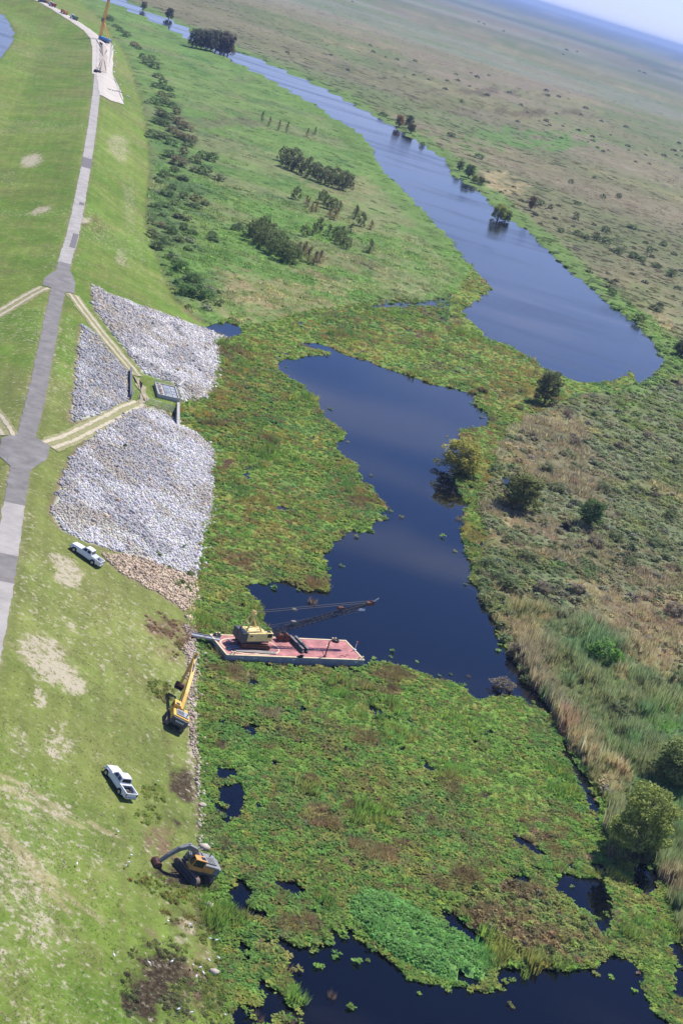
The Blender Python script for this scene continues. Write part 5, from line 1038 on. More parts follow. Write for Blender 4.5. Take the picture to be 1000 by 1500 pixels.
    lt = MB(); ax, az = boom[1] if len(boom) > 2 else boom[0]; bx_, bz_ = boom[0]; 
    for i in range(5):
        f = .35 + .09 * i; px_, pz_ = bx_ + (ax - bx_) * f, bz_ + (az - bz_) * f
        for s in (-1, 1): lt.box((px_, s * (.28 * big + .012), pz_), (.17 * big, .02, .24 * big))
    lt.build('lettering', M_MARK, bo)
    mid = boom[len(boom) // 2]
    for s in (-1, 1):
        cy_ = MB(); a = (Lf * .75, s * .42 * big, z0 + .35); e_ = (boom[0][0] + (mid[0] - boom[0][0]) * .8, s * .40 * big, boom[0][1] + (mid[1] - boom[0][1]) * .8); a_, e2 = Vector(a), Vector(e_); cy_.cyl(a_, a_.lerp(e2, .6), .11 * big, n=8); cy_.cyl(a_.lerp(e2, .6), e2, .06 * big, n=8); cy_.build('boom_cylinder', m_boom, bo)
    i0 = max(0, len(boom) - 2); a = Vector((boom[i0][0], 0, boom[i0][1] + bh[i0] * .75)); e_ = Vector((stick[0][0], 0, stick[0][1])); cy_ = MB(); cy_.cyl(a, a.lerp(e_, .6), .10 * big, n=8); cy_.cyl(a.lerp(e_, .6), e_, .055 * big, n=8); cy_.build('stick_cylinder', M_CHROME, bo)
    s1, s2 = Vector((stick[-2][0], 0, stick[-2][1])), Vector((stick[-1][0], 0, stick[-1][1])); d = (s2 - s1).normalized(); n_ = Vector((-d.z, 0, d.x)) * (.32 * big)
    cy_ = MB(); cy_.cyl(s1.lerp(s2, .25) + n_, s2.lerp(s1, .12) + n_, .07 * big, n=8); cy_.build('bucket_cylinder', M_CHROME, sk)
    bk = bucket_mesh('bucket', mbk, bwd, bsize, t, (stick[-1][0] + d.x * bsize * .5, 0, stick[-1][1] + d.z * bsize * .5), bang)
    return t
# yellow long reach excavator
t = excavator('', 4.0, 2.4, .85, .6, math.radians(-6), M_YEL, M_LGREY, M_DGREY, M_YEL, M_YEL, [(.9, 1.9), (3.2, 3.3), (6.8, 5.1), (10.5, 6.3)], [.62, .72, .55, .42], [(9.8, 7.0), (10.6, 6.2), (9.8, 4.0), (9.0, 2.0)], [.25, .42, .34, .24], .75, 1.25, math.radians(15), .92, M_BUCKETR)
tag(t, 'yellow long reach excavator on the bank pointing up the shore', 'excavator')
P = gp(258, 1064); on_slope(t, -13.65, 206.3, math.radians(101), .0)
# grey and orange excavator digging at the bank
t = excavator('', 4.4, 2.6, 1.05, .65, math.radians(-37 - 209), M_ORG, M_DIRTY, M_DIRTY, M_DIRTY, M_DIRTY, [(.7, 2.0), (1.5, 3.35), (2.6, 3.6), (3.5, 3.0)], [.6, .75, .6, .42], [(2.5, 3.7), (3.5, 3.0), (4.4, 1.7), (4.95, .55)], [.3, .55, .42, .3], .9, 1.3, math.radians(70), .95, M_BUCKETR, m_house=M_DIRTY)
tag(t, 'grey and orange excavator with rusty bucket lowered onto the muddy bank', 'excavator')
on_slope(t, -4.3, 171.2, math.radians(209), .0)
# ---------------------------------------------------------------- barge
BA = at(308, 929, 1.25); BB = at(506, 938.4, 1.25); BC = at(532.7, 967, 1.25); BD = at(332, 960, 1.25)
bc = (BA + BB + BC + BD) / 4; BYAW = math.radians(33.5); BL, BW, BZ = 25.6, 6.9, 1.25
barge = empty('work_barge', (bc[0], bc[1], 0), BYAW); tag(barge, 'flat deck barge with red deck, cream edge and grey hull moored in the plant mat', 'barge')
h = MB(); secs = []
def hullring(x, y, zb): return [(x, -y, zb), (x, y, zb), (x, y, BZ - .02), (x, -y, BZ - .02)]
h.loft([hullring(-BL / 2, BW / 2, .35), hullring(-BL / 2 + 2.2, BW / 2, -.9), hullring(BL / 2 - 2.2, BW / 2, -.9), hullring(BL / 2, BW / 2, .35)]); hull = h.build('hull', M_HULL, barge)
nx_, ny_ = 8, 2
for i in range(nx_):
    for j in range(ny_):
        lx, ly = (BL - .5) / nx_, (BW - .5) / ny_; MB().box((-BL / 2 + .25 + (i + .5) * lx, -BW / 2 + .25 + (j + .5) * ly, BZ - .005 + .004 * ((i * 3 + j) % 2)), (lx - .012, ly - .012, .05)).build('deck_plate', M_DECK, barge)
e_ = MB()
for s in (-1, 1):
    e_.box((0, s * (BW / 2 - .14), BZ + .03), (BL, .30, .12)); e_.box((s * (BL / 2 - .14), 0, BZ + .034), (.30, BW - .58, .12))
e_.build('deck_edge', M_CREAM, barge, .02)
def oval(mb, cx, cy, a, b, wd, n=56):
    vs = []
    for k in range(n):
        u_ = 2 * math.pi * k / n; r0 = (abs(math.cos(u_)) ** 2.6 + abs(math.sin(u_)) ** 2.6) ** (-1 / 2.6); 
        for q_ in (0, 1): vs.append((cx + (a - q_ * wd) * r0 * math.cos(u_), cy + (b - q_ * wd) * r0 * math.sin(u_), 0))
    fs = [(2 * k, 2 * ((k + 1) % n), 2 * ((k + 1) % n) + 1, 2 * k + 1) for k in range(n)]
    m = len(vs); return mb.add([(x, y, BZ + .026) for x, y, z in vs] + [(x, y, BZ + .034) for x, y, z in vs], [tuple(i + m for i in f) for f in fs] + [f[::-1] for f in fs])
o_ = MB(); oval(o_, -7.1, -.15, 5.1, 2.75, .20); o_.build('painted_line', M_CREAM, barge)
for x, y, a, w2 in ((-7.0, -2.55, .1, .9), (-9.6, -2.4, .5, .6), (-3.0, -.6, .3, .5), (-11.2, -1.2, 1.0, .5), (5.5, -.4, .2, .6), (-4.0, -2.2, .7, .5), (2.0, .8, .4, .5), (8.0, 1.2, .9, .4)):
    MB().box((x, y, BZ + .03), (w2, .3, .012), a).build('worn_paint_patch', M_CREAM, barge)
for x, y in ((-BL / 2 + 1.3, BW / 2 - .35), (-2.2, BW / 2 - .35), (BL / 2 - 2.6, BW / 2 - .35), (BL / 2 - .6, -BW / 2 + .35), (-BL / 2 + 1.3, -BW / 2 + .35)):
    bt = MB(); bt.box((x, y, BZ + .11), (1.0, .3, .06))
    for s in (-.28, .28): bt.cyl((x + s, y, BZ + .1), (x + s, y, BZ + .55), .11, n=10); bt.cyl((x + s, y, BZ + .5), (x + s, y, BZ + .56), .15, n=10)
    bt.build('bitt', M_CREAM, barge)
for i in range(10):
    if i in (0, 1, 4, 9):
        d_ = MB()
        for j in range(4): d_.box((-BL / 2 + 2.6 + i * 2.35 + j * .16, -BW / 2 - .012, .92), (.11, .02, .18))
        d_.build('hull_mark', M_MARK, hull)
for i in range(9): MB().box((-BL / 2 + 2.8 + i * 2.5, -BW / 2 - .02, .5), (.06, .04, 1.1)).build('hull_rib', M_HULL, hull)
def onb(x, y, z=0.): 
    v = yawp((x, y, z), BYAW); return (bc[0] + v[0], bc[1] + v[1], BZ + .03 + z)
def barge_xy(px_, py_, z=BZ):
    P_ = at(px_, py_, z); d = P_[:2] - bc[:2]; c_, s_ = math.cos(-BYAW), math.sin(-BYAW); return d[0] * c_ - d[1] * s_, d[0] * s_ + d[1] * c_
# ---------------------------------------------------------------- crawler crane on the barge
cxl, cyl_ = barge_xy(374, 949.5); CP = onb(cxl - .2, cyl_ + 1.05)
ctip = at(541, 884, 9.0); foot = Vector((CP[0], CP[1], CP[2] + 1.9)); CYAW = math.atan2(ctip[1] - CP[1], ctip[0] - CP[0])
cr_ = empty('crawler_crane', CP, CYAW); tag(cr_, 'cream yellow crawler crane with long lattice boom standing on the barge deck', 'crane')
cg = empty('running_gear'); cg.parent = cr_; cg.rotation_euler = (0, 0, BYAW - math.radians(4) - CYAW); crawler(cg, 4.9, 2.9, .95, .7, M_RUST, M_RUST)
Z0 = 1.08
MB().box((-.5, 0, Z0 + .12), (5.2, 2.7, .24)).build('turntable_deck', M_DGREY, cr_, .03)
hb = MB(); hb.box((-.35, -.15, Z0 + .24 + .72), (3.5, 2.5, 1.44)); hs = hb.build('house', M_YEL2, cr_, .08)
MB().box((-.5, -.1, Z0 + 1.72), (2.6, 1.9, .12)).build('engine_hood', M_YEL2, hs, .04)
for i in range(3): MB().box((-1.4 + i * 1.0, -1.41, Z0 + .95), (.8, .03, .9)).build('side_door', M_YEL2, hs, .01)
MB().box((-1.5, -1.43, Z0 + 1.2), (.5, .03, .25)).build('vent', M_DGREY, hs)
MB().box((1.9, -.95, Z0 + .24 + .75), (1.25, .95, 1.5)).build('cab', M_YEL2, cr_, .06)
cabc = [o for o in cr_.children if o.name.startswith('cab')][0]
MB().box((1.9, -1.43, Z0 + 1.30), (.85, .04, .65)).build('side_window', M_GLASS, cabc); MB().box((2.53, -.95, Z0 + 1.25), (.04, .78, .8)).build('windscreen', M_GLASS, cabc); MB().box((1.9, -.95, Z0 + 1.76), (.7, .5, .03)).build('roof_window', M_GLASS, cabc)
for j in (-1, 1): MB().box((-2.75, j * .72, Z0 + .95), (1.15, 1.36, 1.6)).build('counterweight', M_DGREY, cr_, .08)
g = MB()   # A frame gantry
top = Vector((-1.3, 0, Z0 + 4.6))
for s in (-1, 1):
    tp = top + Vector((0, s * .42, 0)); g.bar((-2.5, s * .9, Z0 + 1.4), tp, .2, .2); g.bar((.7, s * .9, Z0 + 1.4), tp, .2, .2)
g.bar(top + Vector((0, -.6, 0)), top + Vector((0, .6, 0)), .3, .3); g.bar((-1.95, -.68, Z0 + 2.9), (-1.95, .68, Z0 + 2.9), .14, .14); g.build('gantry', M_YEL2, cr_)
sv = MB()
for j in range(4): sv.cyl((top.x, -.36 + j * .2, top.z + .12), (top.x, -.28 + j * .2, top.z + .12), .34, n=14)
sv.build('sheave', M_YEL2, cr_)
# boom in the crane's own XZ plane
Mi = (Matrix.Translation(Vector(CP)) @ Matrix.Rotation(CYAW, 4, 'Z')).inverted(); tipL = Mi @ Vector(ctip)
bf = Vector((1.6, 0, Z0 + .6)); bt_ = Vector((tipL.x, 0, tipL.z)); bd = (bt_ - bf).normalized(); bn = Vector((-bd.z, 0, bd.x)); BLn = (bt_ - bf).length
lat = MB(); N_ = 22
def bsec(f):
    k = min(1, f / .16, (1 - f) / .16) * .85 + .15; c_ = bf.lerp(bt_, f); hw_ = .33 * k
    return [c_ + bn * hw_ * a + Vector((0, hw_ * b_, 0)) for a, b_ in ((1, 1), (1, -1), (-1, -1), (-1, 1))]
S_ = [bsec(i / N_) for i in range(N_ + 1)]
for i in range(N_):
    for k in range(4):
        lat.bar(S_[i][k], S_[i + 1][k], .07); lat.bar(S_[i][k], S_[i + 1][(k + 1) % 4], .055); lat.bar(S_[i][k], S_[i][(k + 1) % 4], .06)
boomo = lat.build('boom', M_LAT, cr_)
hd = MB(); hd.box(tuple(bt_), (1.1, .7, .5)); 
for j in (-1, 0, 1): hd.cyl(bt_ + Vector((.5, j * .2 - .05, .1)), bt_ + Vector((.5, j * .2 + .05, .1)), .42, n=14)
hd.build('boom_head', M_RUST, boomo)
jb = MB(); jb.bar(bt_ + Vector((.4, 0, .1)), bt_ + Vector((1.6, 0, 1.0)), .16); jb.build('boom_tip_arm', M_ALU, boomo); MB().box(tuple(bt_ - bd * 1.5 - bn * .75), (1.2, .3, .3)).build('boom_plate', M_MARK, boomo)
mid_ = bf.lerp(bt_, .72) + bn * .8; MB().box(tuple(mid_), (1.0, .5, .45)).build('fairlead', M_RUST, boomo); MB().box(tuple(bf.lerp(bt_, .28) + bn * .8), (.8, .6, .4)).build('hoist_block', M_STEEL, boomo)
pd = MB()
for s in (-.3, .3):
    pd.cyl(top + Vector((.1, s, .2)), bt_ + bn * .3 + Vector((0, s, 0)), .045, n=5); pd.cyl((-.2, s, Z0 + 1.8), bt_ - bn * .9 - bd * 2 + Vector((0, s, 0)), .035, n=5)
pd.build('pendant_line', M_LAT, cr_)
sb = top.lerp(bt_, .34); MB().box(tuple(sb), (.7, .8, .25)).build('spreader_bar', M_STEEL, cr_)
# --- things on the deck
def thing_on(name, x, y, yaw, label, cat, group=None): 
    o = empty(name, onb(x, y), BYAW + yaw); return tag(o, label, cat, group)
x, y = barge_xy(374, 955.5); t = thing_on('timber_mat', x, y, -math.radians(3), 'long grey timber mat lying along the near crane track', 'timber')
for j in range(3): MB().box((0, -.28 + j * .28, .08), (7.0, .25, .16)).build('plank', M_WOOD, t, .01)
x, y = barge_xy(342, 948.5); t = thing_on('steel_ladder', x, y, .35, 'short grey ladder lying on the deck behind the crane', 'ladder')
l_ = MB(); 
for s in (-.35, .35): l_.bar((-1.2, s, .1), (1.2, s, .1), .12)
l_.build('rail', M_ALU, t)
for j in range(6): MB().bar((-1.0 + j * .4, -.35, .1), (-1.0 + j * .4, .35, .1), .1).build('rung', M_ALU, t)
x, y = barge_xy(338, 941); t = thing_on('scrap_pile', x, y, .2, 'small heap of pale offcuts behind the crane counterweight', 'scrap')
for j in range(7): MB().box((random.uniform(-.7, .7), random.uniform(-.5, .5), .1 + .06 * j), (random.uniform(.4, 1.1), random.uniform(.15, .4), .12), random.uniform(0, 3)).build('offcut', M_ALU if j % 2 else M_WOOD, t, .01)
xa, ya = barge_xy(425, 935); xb, yb = barge_xy(446, 957)
for k in range(4):
    f = (k % 2 - .5) * .95 + (0 if k < 2 else .1); t = thing_on('steel_beam', (xa + xb) / 2 + f, (ya + yb) / 2 - .1, math.atan2(yb - ya, xb - xa), 'grey steel beam in the pair stacks laid across the red deck' , 'beam', 'steel beams stacked on the deck')
    zb = 0.0 if k < 2 else .36; ln_ = 5.2 - .25 * k
    MB().box((0, 0, zb + .33), (ln_, .42, .05)).build('flange', M_STEEL, t); MB().box((0, 0, zb + .025), (ln_, .42, .05)).build('flange', M_STEEL, t); MB().box((0, 0, zb + .18), (ln_, .07, .27)).build('web', M_STEEL, t)
x, y = barge_xy(413, 938); t = thing_on('clamshell_bucket', x, y, .05, 'rusty twin shell digging bucket resting beside the steel beams', 'bucket')
for s in (-1, 1):
    sec = [(s * .62 + .62 * math.cos(a) * (.9 if True else 1), .62 + .62 * math.sin(a)) for a in [k * math.pi / 6 for k in range(12)]]; sh2 = MB().prism(sec, -.55, .55).build('shell', M_RUST, t, .03)
    MB().bar((s * .62, -.5, 1.15), (0, 0, 1.5), .12).build('arm', M_RUST, t); MB().bar((s * .62, .5, 1.15), (0, 0, 1.5), .12).build('arm', M_RUST, t)
MB().box((0, 0, 1.45), (.5, .5, .3)).build('head_block', M_DGREY, t, .03)
for (a, b, l_) in ((318, 931.5, 'black tyre lying flat by the bitts at the gangway end of the barge'), (491, 939.5, 'black tyre lying flat by the bitts at the outer end of the barge')):
    x, y = barge_xy(a, b); t = thing_on('tyre', x, y, 0, l_, 'tyre'); MB().torus((0, 0, .16), .48, .17, 18, 8).build('tyre_casing', M_BLACK, t, smoothf=True); MB().torus((0, 0, .16), .3, .05, 14, 5).build('bead', M_DGREY, t)
x, y = barge_xy(440, 963.2); t = thing_on('rope_coil', x, y, 0, 'dark rope heap at the near edge of the red deck', 'rope')
for k in range(4): MB().torus((.1 * k - .15, .03 * (k % 2), .08 + .09 * k), .55 - .07 * k, .07, 16, 5, .45).build('rope_loop', M_BLACK, t)
x, y = barge_xy(475.5, 962.5); t = thing_on('mooring_post', x, y, 0, 'tall brown steel post standing at the near deck edge', 'post')
MB().cyl((0, 0, 0), (0, 0, 2.9), .11, .11, n=10).build('shaft', M_RUST, t); MB().cyl((0, 0, 0), (0, 0, .06), .3, n=12).build('base_plate', M_RUST, t); MB().bar((-.1, 0, .05), (-.75, .35, 1.1), .1).build('brace', M_RUST, t)
x, y = barge_xy(519, 953); t = thing_on('signal_mast', x, y, 0, 'small white mast with red flag at the outer barge corner', 'mast')
MB().cyl((0, 0, 0), (0, 0, 1.7), .05, n=6).build('pole', M_MARK, t); MB().box((.22, 0, 1.5), (.42, .02, .3)).build('flag', M_RED, t); MB().box((0, 0, .12), (.4, .4, .24)).build('foot', M_MARK, t, .02)
x, y = barge_xy(505, 961); t = thing_on('steel_cable', x, y, .2, 'thin rusty cable end curled on the outer deck', 'cable')
cb = MB(); pr0 = None
for k in range(22):
    a = k * .45; p_ = Vector((.09 * k - 1, .25 * math.sin(a), .05)); 
    if pr0 is not None: cb.cyl(pr0, p_, .04, n=5)
    pr0 = p_
cb.build('strand', M_RUST, t)
# gangway from the bank to the barge
A_ = gp(281, 933); A_[2] = max(A_[2], .4) + .35; B_ = Vector(onb(*barge_xy(322, 938), .0)); A_ = Vector(A_); d_ = B_ - A_
gw = empty('gangway', A_, math.atan2(d_.y, d_.x)); tag(gw, 'narrow grey metal gangway from the rocky bank to the barge', 'gangway'); gw.rotation_euler = (0, -math.atan2(d_.z, math.hypot(d_.x, d_.y)), math.atan2(d_.y, d_.x)); gl_ = d_.length
for j in range(8): MB().box(((j + .5) * gl_ / 8, 0, .06), (gl_ / 8 - .02, 1.0, .07)).build('tread_plate', M_ALU, gw)
for s in (-1, 1): MB().box((gl_ / 2, s * .53, .10), (gl_, .07, .32)).build('side_beam', M_ALU, gw, .01)
MB().box((gl_ * .45, .1, .105), (.5, .16, .02)).build('red_mark', M_RED, gw)
#@@PART6
# ---------------------------------------------------------------- culvert structure in the riprap
SP = at(245, 572, 3.6); SY = math.radians(17)
st_ = empty('culvert_headworks', (SP[0], SP[1], 2.2), SY); tag(st_, 'square concrete culvert headworks with steel grating deck and handrail above the bay', 'culvert')
W_, Lh, Hh = 5.0, 9.0, 1.5
for s in (-1, 1): MB().box((s * (W_ / 2 - .15), 0, -1.2 + Hh / 2 + .6), (.30, Lh, Hh + 1.2)).build('side_wall', M_CONCR, st_, .03)
for s in (-1, 1): MB().box((0, s * (Lh / 2 - .15), -1.2 + Hh / 2 + .6), (W_ - .6, .30, Hh + 1.2)).build('end_wall', M_CONCR, st_, .03)
MB().box((0, 0, 1.1), (W_ - .6, Lh - .6, .3)).build('floor_slab', M_CONCR, st_)
for i in range(3): MB().box((.0, -2.7 + i * 2.7, 1.34), (1.4, 2.4, .12)).build('grating_panel', M_LGREY, st_, .01); 
for i in range(4): MB().box((1.45, -3.0 + i * 1.95, 1.34), (.9, 1.6, .12)).build('hatch', M_ALU, st_, .01)
for i in range(5): MB().box((-1.55, -3.2 + i * 1.5, 1.45), (.5, .8, .5)).build('valve_box', mat('valve_%d' % i, [(.5, .42, .34), (.36, .2, .15), (.45, .45, .45), (.4, .2, .16), (.5, .48, .42)][i], .8), st_, .03)
cor = [(-W_ / 2 + .1, -Lh / 2 + .1), (W_ / 2 - .1, -Lh / 2 + .1), (W_ / 2 - .1, Lh / 2 - .1), (-W_ / 2 + .1, Lh / 2 - .1)]
for a, b in zip(cor, cor[1:] + cor[:1]):
    n_ = int(math.hypot(a[0] - b[0], a[1] - b[1]) / 1.5)
    for i in range(n_):
        f = i / n_; x = a[0] + (b[0] - a[0]) * f; y = a[1] + (b[1] - a[1]) * f; MB().cyl((x, y, Hh), (x, y, Hh + 1.1), .035, n=6).build('rail_post', M_ALU, st_)
    for hh_ in (.55, 1.1): MB().cyl((a[0], a[1], Hh + hh_), (b[0], b[1], Hh + hh_), .03, n=6).build('rail', M_ALU, st_)
def wall(name, A, B, th, z0, h0, h1, m, label, cat='wall'):
    A = Vector((A[0], A[1], z0)); B = Vector((B[0], B[1], z0)); d = B - A; ln = d.length; o = empty(name, A, math.atan2(d.y, d.x)); k = max(1, int(ln / 2.4))
    for i in range(k):
        f0, f1 = i / k, (i + 1) / k; ha, hb = h0 + (h1 - h0) * f0, h0 + (h1 - h0) * f1; e = .012
        b = MB(); b.add([(ln * f0 + e, -th / 2, 0), (ln * f1 - e, -th / 2, 0), (ln * f1 - e, th / 2, 0), (ln * f0 + e, th / 2, 0), (ln * f0 + e, -th / 2, ha), (ln * f1 - e, -th / 2, hb), (ln * f1 - e, th / 2, hb), (ln * f0 + e, th / 2, ha)], [(3, 2, 1, 0), (4, 5, 6, 7), (0, 1, 5, 4), (1, 2, 6, 5), (2, 3, 7, 6), (3, 0, 4, 7)]); b.build('panel', m, o)
        MB().box(((ln * f0 + ln * f1) / 2, 0, (ha + hb) / 2 + .05), (ln * (f1 - f0) - .03, th + .12, .1), m=Matrix.Rotation(-math.atan2(hb - ha, ln * (f1 - f0)), 4, 'Y')).build('coping', m, o)
    return tag(o, label, cat)
M_SHEET = mat('sheet_pile_grey', (.13, .135, .15), .7, .3, .2, 2)
wall('retaining_wall', at(190.5, 546, 3.2), at(190.5, 587, 2.8), .35, 1.8, 2.6, 2.2, M_SHEET, 'dark grey sheet pile wall holding back the riprap between the tracks')
wall('wing_wall', at(262, 588, 3.2), at(262.5, 620, 1.6), .5, -1.0, 3.9, 1.9, M_CONCR, 'pale concrete wing wall stepping down from the headworks to the plant mat')
wall('wing_wall', at(263, 563, 3.2), at(272, 552, 3.2), .4, -.5, 3.4, 3.0, M_CONCR, 'short concrete wing wall on the upper side of the headworks')
def fence(name, pts, label, hgt=1.6):
    o = empty(name, (pts[0][0], pts[0][1], pts[0][2])); p0 = Vector(pts[0])
    for A, B in zip(pts[:-1], pts[1:]):
        A = Vector(A) - p0; B = Vector(B) - p0; n_ = max(1, int((B - A).length / 2.2)); 
        for i in range(n_ + 1):
            q_ = A.lerp(B, i / n_); MB().cyl(q_ - Vector((0, 0, .3)), q_ + Vector((0, 0, hgt)), .045, n=6).build('post', M_ALU, o)
        MB().cyl(A + Vector((0, 0, hgt - .05)), B + Vector((0, 0, hgt - .05)), .03, n=5).build('top_rail', M_ALU, o)
        w_ = MB(); L_ = (B - A).length; k = int(L_ / .28)
        for i in range(k):
            f0, f1 = i / k, (i + 1) / k; w_.bar(A.lerp(B, f0) + Vector((0, 0, .05)), A.lerp(B, min(1, f0 + hgt / L_)) + Vector((0, 0, hgt * min(1, (1 - f0) * L_ / hgt))), .02); w_.bar(A.lerp(B, f1) + Vector((0, 0, .05)), A.lerp(B, max(0, f1 - hgt / L_)) + Vector((0, 0, hgt * min(1, f1 * L_ / hgt))), .02)
        tag(w_.build('chain_mesh', M_ALU, o), kind='stuff')
    return tag(o, label, 'fence')
fence('chain_fence', [gp(213, 592), gp(236, 599), gp(258, 607)], 'low chain link fence along the grass strip below the headworks')
fence('chain_fence', [gp(191, 588), gp(195, 578)], 'short chain link gate panel at the end of the sheet pile wall', 1.9)
# ---------------------------------------------------------------- far construction site on the crest
fc = empty('piling_crane', gp(152, 62), math.radians(160)); tag(fc, 'tall orange crane boom on a blue tracked base at the far sand pad', 'crane')
crawler(fc, 6.0, 3.8, 1.1, .9, M_TRACK, M_DGREY)
MB().box((-1.0, 0, 2.2), (6.0, 3.2, 1.9)).build('house', M_BLUE, fc, .1); MB().box((2.6, 1.0, 2.3), (1.7, 1.2, 2.0)).build('cab', M_BLUE, fc, .06); MB().box((-4.4, 0, 2.1), (1.2, 3.0, 1.6)).build('counterweight', M_LGREY, fc, .06); MB().box((3.46, 1.0, 2.6), (.05, 1.0, 1.0)).build('windscreen', M_GLASS, fc)
ld = MB(); sA = Vector((3.2, 0, .4)); sB = Vector((4.0, -1.0, 25.5)); SS = []
for i in range(19):
    c_ = sA.lerp(sB, i / 18); hw_ = .62 if i < 16 else .5; SS.append([c_ + Vector((hw_ * a, hw_ * b, 0)) for a, b in ((1, 1), (1, -1), (-1, -1), (-1, 1))])
for i in range(18):
    for k in range(4): ld.bar(SS[i][k], SS[i + 1][k], .26); ld.bar(SS[i][k], SS[i + 1][(k + 1) % 4], .16)
M_CORG = mat('crane_orange', (.72, .34, .06), .5, 0, .1, 1); ld.build('mast', M_CORG, fc)
for s in (-1, 1): MB().bar((-3.0, s * 1.2, 3.1), sA.lerp(sB, .48), .3).build('back_stay', M_CORG, fc)
MB().box(tuple(sA.lerp(sB, .5) + Vector((.9, 0, 0))), (1.4, 1.4, 2.4)).build('drill_head', M_DGREY, fc, .05); MB().box(tuple(sB + Vector((.3, 0, .4))), (2.2, .9, .9)).build('mast_head', M_CORG, fc, .05)
def small_excavator(px_, py_, yaw, mbody, mboom, label):
    t_ = excavator('', 4.4, 2.5, 1.0, .65, 0.3, mbody, mbody, M_DGREY, mboom, mboom, [(.9, 2.2), (2.2, 5.2), (4.2, 5.6), (5.6, 4.6)], [.7, .9, .7, .5], [(4.6, 5.8), (5.6, 4.6), (6.2, 2.6), (6.4, 1.2)], [.35, .6, .45, .3], 1.0, 1.3, .5, 1.1, M_BUCKETR)
    P_ = gp(px_, py_); on_slope(t_, P_[0], P_[1], yaw); return tag(t_, label, 'excavator')
small_excavator(61, 3, math.radians(200), M_BLUE, M_BLUE, 'blue excavator on the far end of the sand road'); small_excavator(67, 4.5, math.radians(60), M_CORG, M_CORG, 'orange excavator beside the blue one on the far sand road')
def dump_truck(px_, py_, yaw, mcab, mbed, label):
    t_ = empty('dump_truck'); MB().box((0, 0, .85), (7.2, 1.0, .3)).build('chassis', M_DGREY, t_)
    c_ = MB().box((2.7, 0, 1.85), (1.7, 2.3, 1.9)).build('cab', mcab, t_, .12); MB().box((3.57, 0, 2.25), (.05, 2.0, .8)).build('windscreen', M_GLASS, c_); MB().box((3.9, 0, 1.35), (.9, 1.9, 1.0)).build('bonnet', mcab, c_, .1)
    b = MB(); b.add([(-3.6, -1.2, 1.1), (1.6, -1.2, 1.1), (1.6, 1.2, 1.1), (-3.6, 1.2, 1.1), (-4.0, -1.3, 2.6), (1.7, -1.3, 2.6), (1.7, 1.3, 2.6), (-4.0, 1.3, 2.6)], [(3, 2, 1, 0), (0, 1, 5, 4), (1, 2, 6, 5), (2, 3, 7, 6), (3, 0, 4, 7)]); bd_ = b.build('dump_bed', mbed, t_); MB().box((-1.1, 0, 2.2), (5.0, 2.3, .5)).build('load', M_SAND2, bd_, .1)
    for x in (3.0, -1.6, -2.9):
        for s in (-1, 1): w2 = MB().cyl((x, s * .75, .5), (x, s * 1.2, .5), .5, n=14).build('wheel', M_BLACK, t_); MB().cyl((x, s * 1.19, .5), (x, s * 1.22, .5), .28, n=10).build('rim', M_CHROME, w2)
    P_ = gp(px_, py_); on_slope(t_, P_[0], P_[1], yaw); return tag(t_, label, 'dump truck')
dump_truck(77, 9.5, math.radians(125), M_WHITE, M_RED, 'white dump truck with a red bed on the far sand road'); dump_truck(94, 20.5, math.radians(128), M_RED, M_CORG, 'red dump truck with an orange bed on the far sand road'); dump_truck(108, 28.5, math.radians(130), M_WHITE, mat('bed_green', (.10, .2, .14), .6), 'white dump truck with a green bed on the far sand road')
t = pickup('white pickup truck parked among the dump trucks on the far sand road', 'cover'); P_ = gp(72, 6.5); on_slope(t, P_[0], P_[1], math.radians(125))
def roller(px_, py_, yaw, label):
    t_ = empty('road_roller'); MB().cyl((1.5, -.95, .65), (1.5, .95, .65), .65, n=20).build('drum', M_STEEL, t_); MB().box((-.6, 0, 1.15), (2.6, 1.5, .8)).build('body', M_DGREY, t_, .08); MB().box((-.3, 0, 2.5), (1.4, 1.4, .1)).build('canopy', M_DGREY, t_)
    for x in (-.9, .3):
        for s in (-1, 1): MB().bar((x, s * .62, 1.4), (x, s * .62, 2.5), .08).build('canopy_post', M_DGREY, t_)
    for s in (-1, 1): MB().box((1.0, s * 1.0, .75), (1.4, .12, .25)).build('drum_frame', M_DGREY, t_); MB().cyl((-1.3, s * .5, .6), (-1.3, s * .95, .6), .6, n=16).build('wheel', M_BLACK, t_)
    P_ = gp(px_, py_); on_slope(t_, P_[0], P_[1], yaw); return tag(t_, label, 'road roller')
roller(142.5, 106.5, math.radians(60), 'small dark road roller where the paved road meets the sand')
P_ = gp(158, 131); t = empty('scrap_steel', P_, math.radians(20)); tag(t, 'thin dark pieces of scrap steel strewn on the white sand', 'scrap')
for j in range(9): MB().bar((-6 + j * 1.5 + random.uniform(-.6, .6), random.uniform(-1, 1), .25), (-4.5 + j * 1.5, random.uniform(-2, 2), .45), .28).build('bar', M_DGREY, t)
for a, b in ((161.5, 62.5), (167, 66), (168, 75), (169.5, 78), (170, 91), (167.5, 97), (167, 106), (176, 125), (187.5, 142)):
    P_ = gp(a, b); o = tag(empty('silt_bag', P_, random.uniform(0, 3)), 'white sandbag dropped along the grass edge of the sand pad', 'sandbag', 'white sandbags beside the sand pad')
    MB().box((0, 0, .3), (1.5, .9, .6), taper=.7).build('sack', M_MARK, o, .15); MB().box((.8, 0, .32), (.25, .5, .2)).build('tied_end', M_MARK, o, .05)
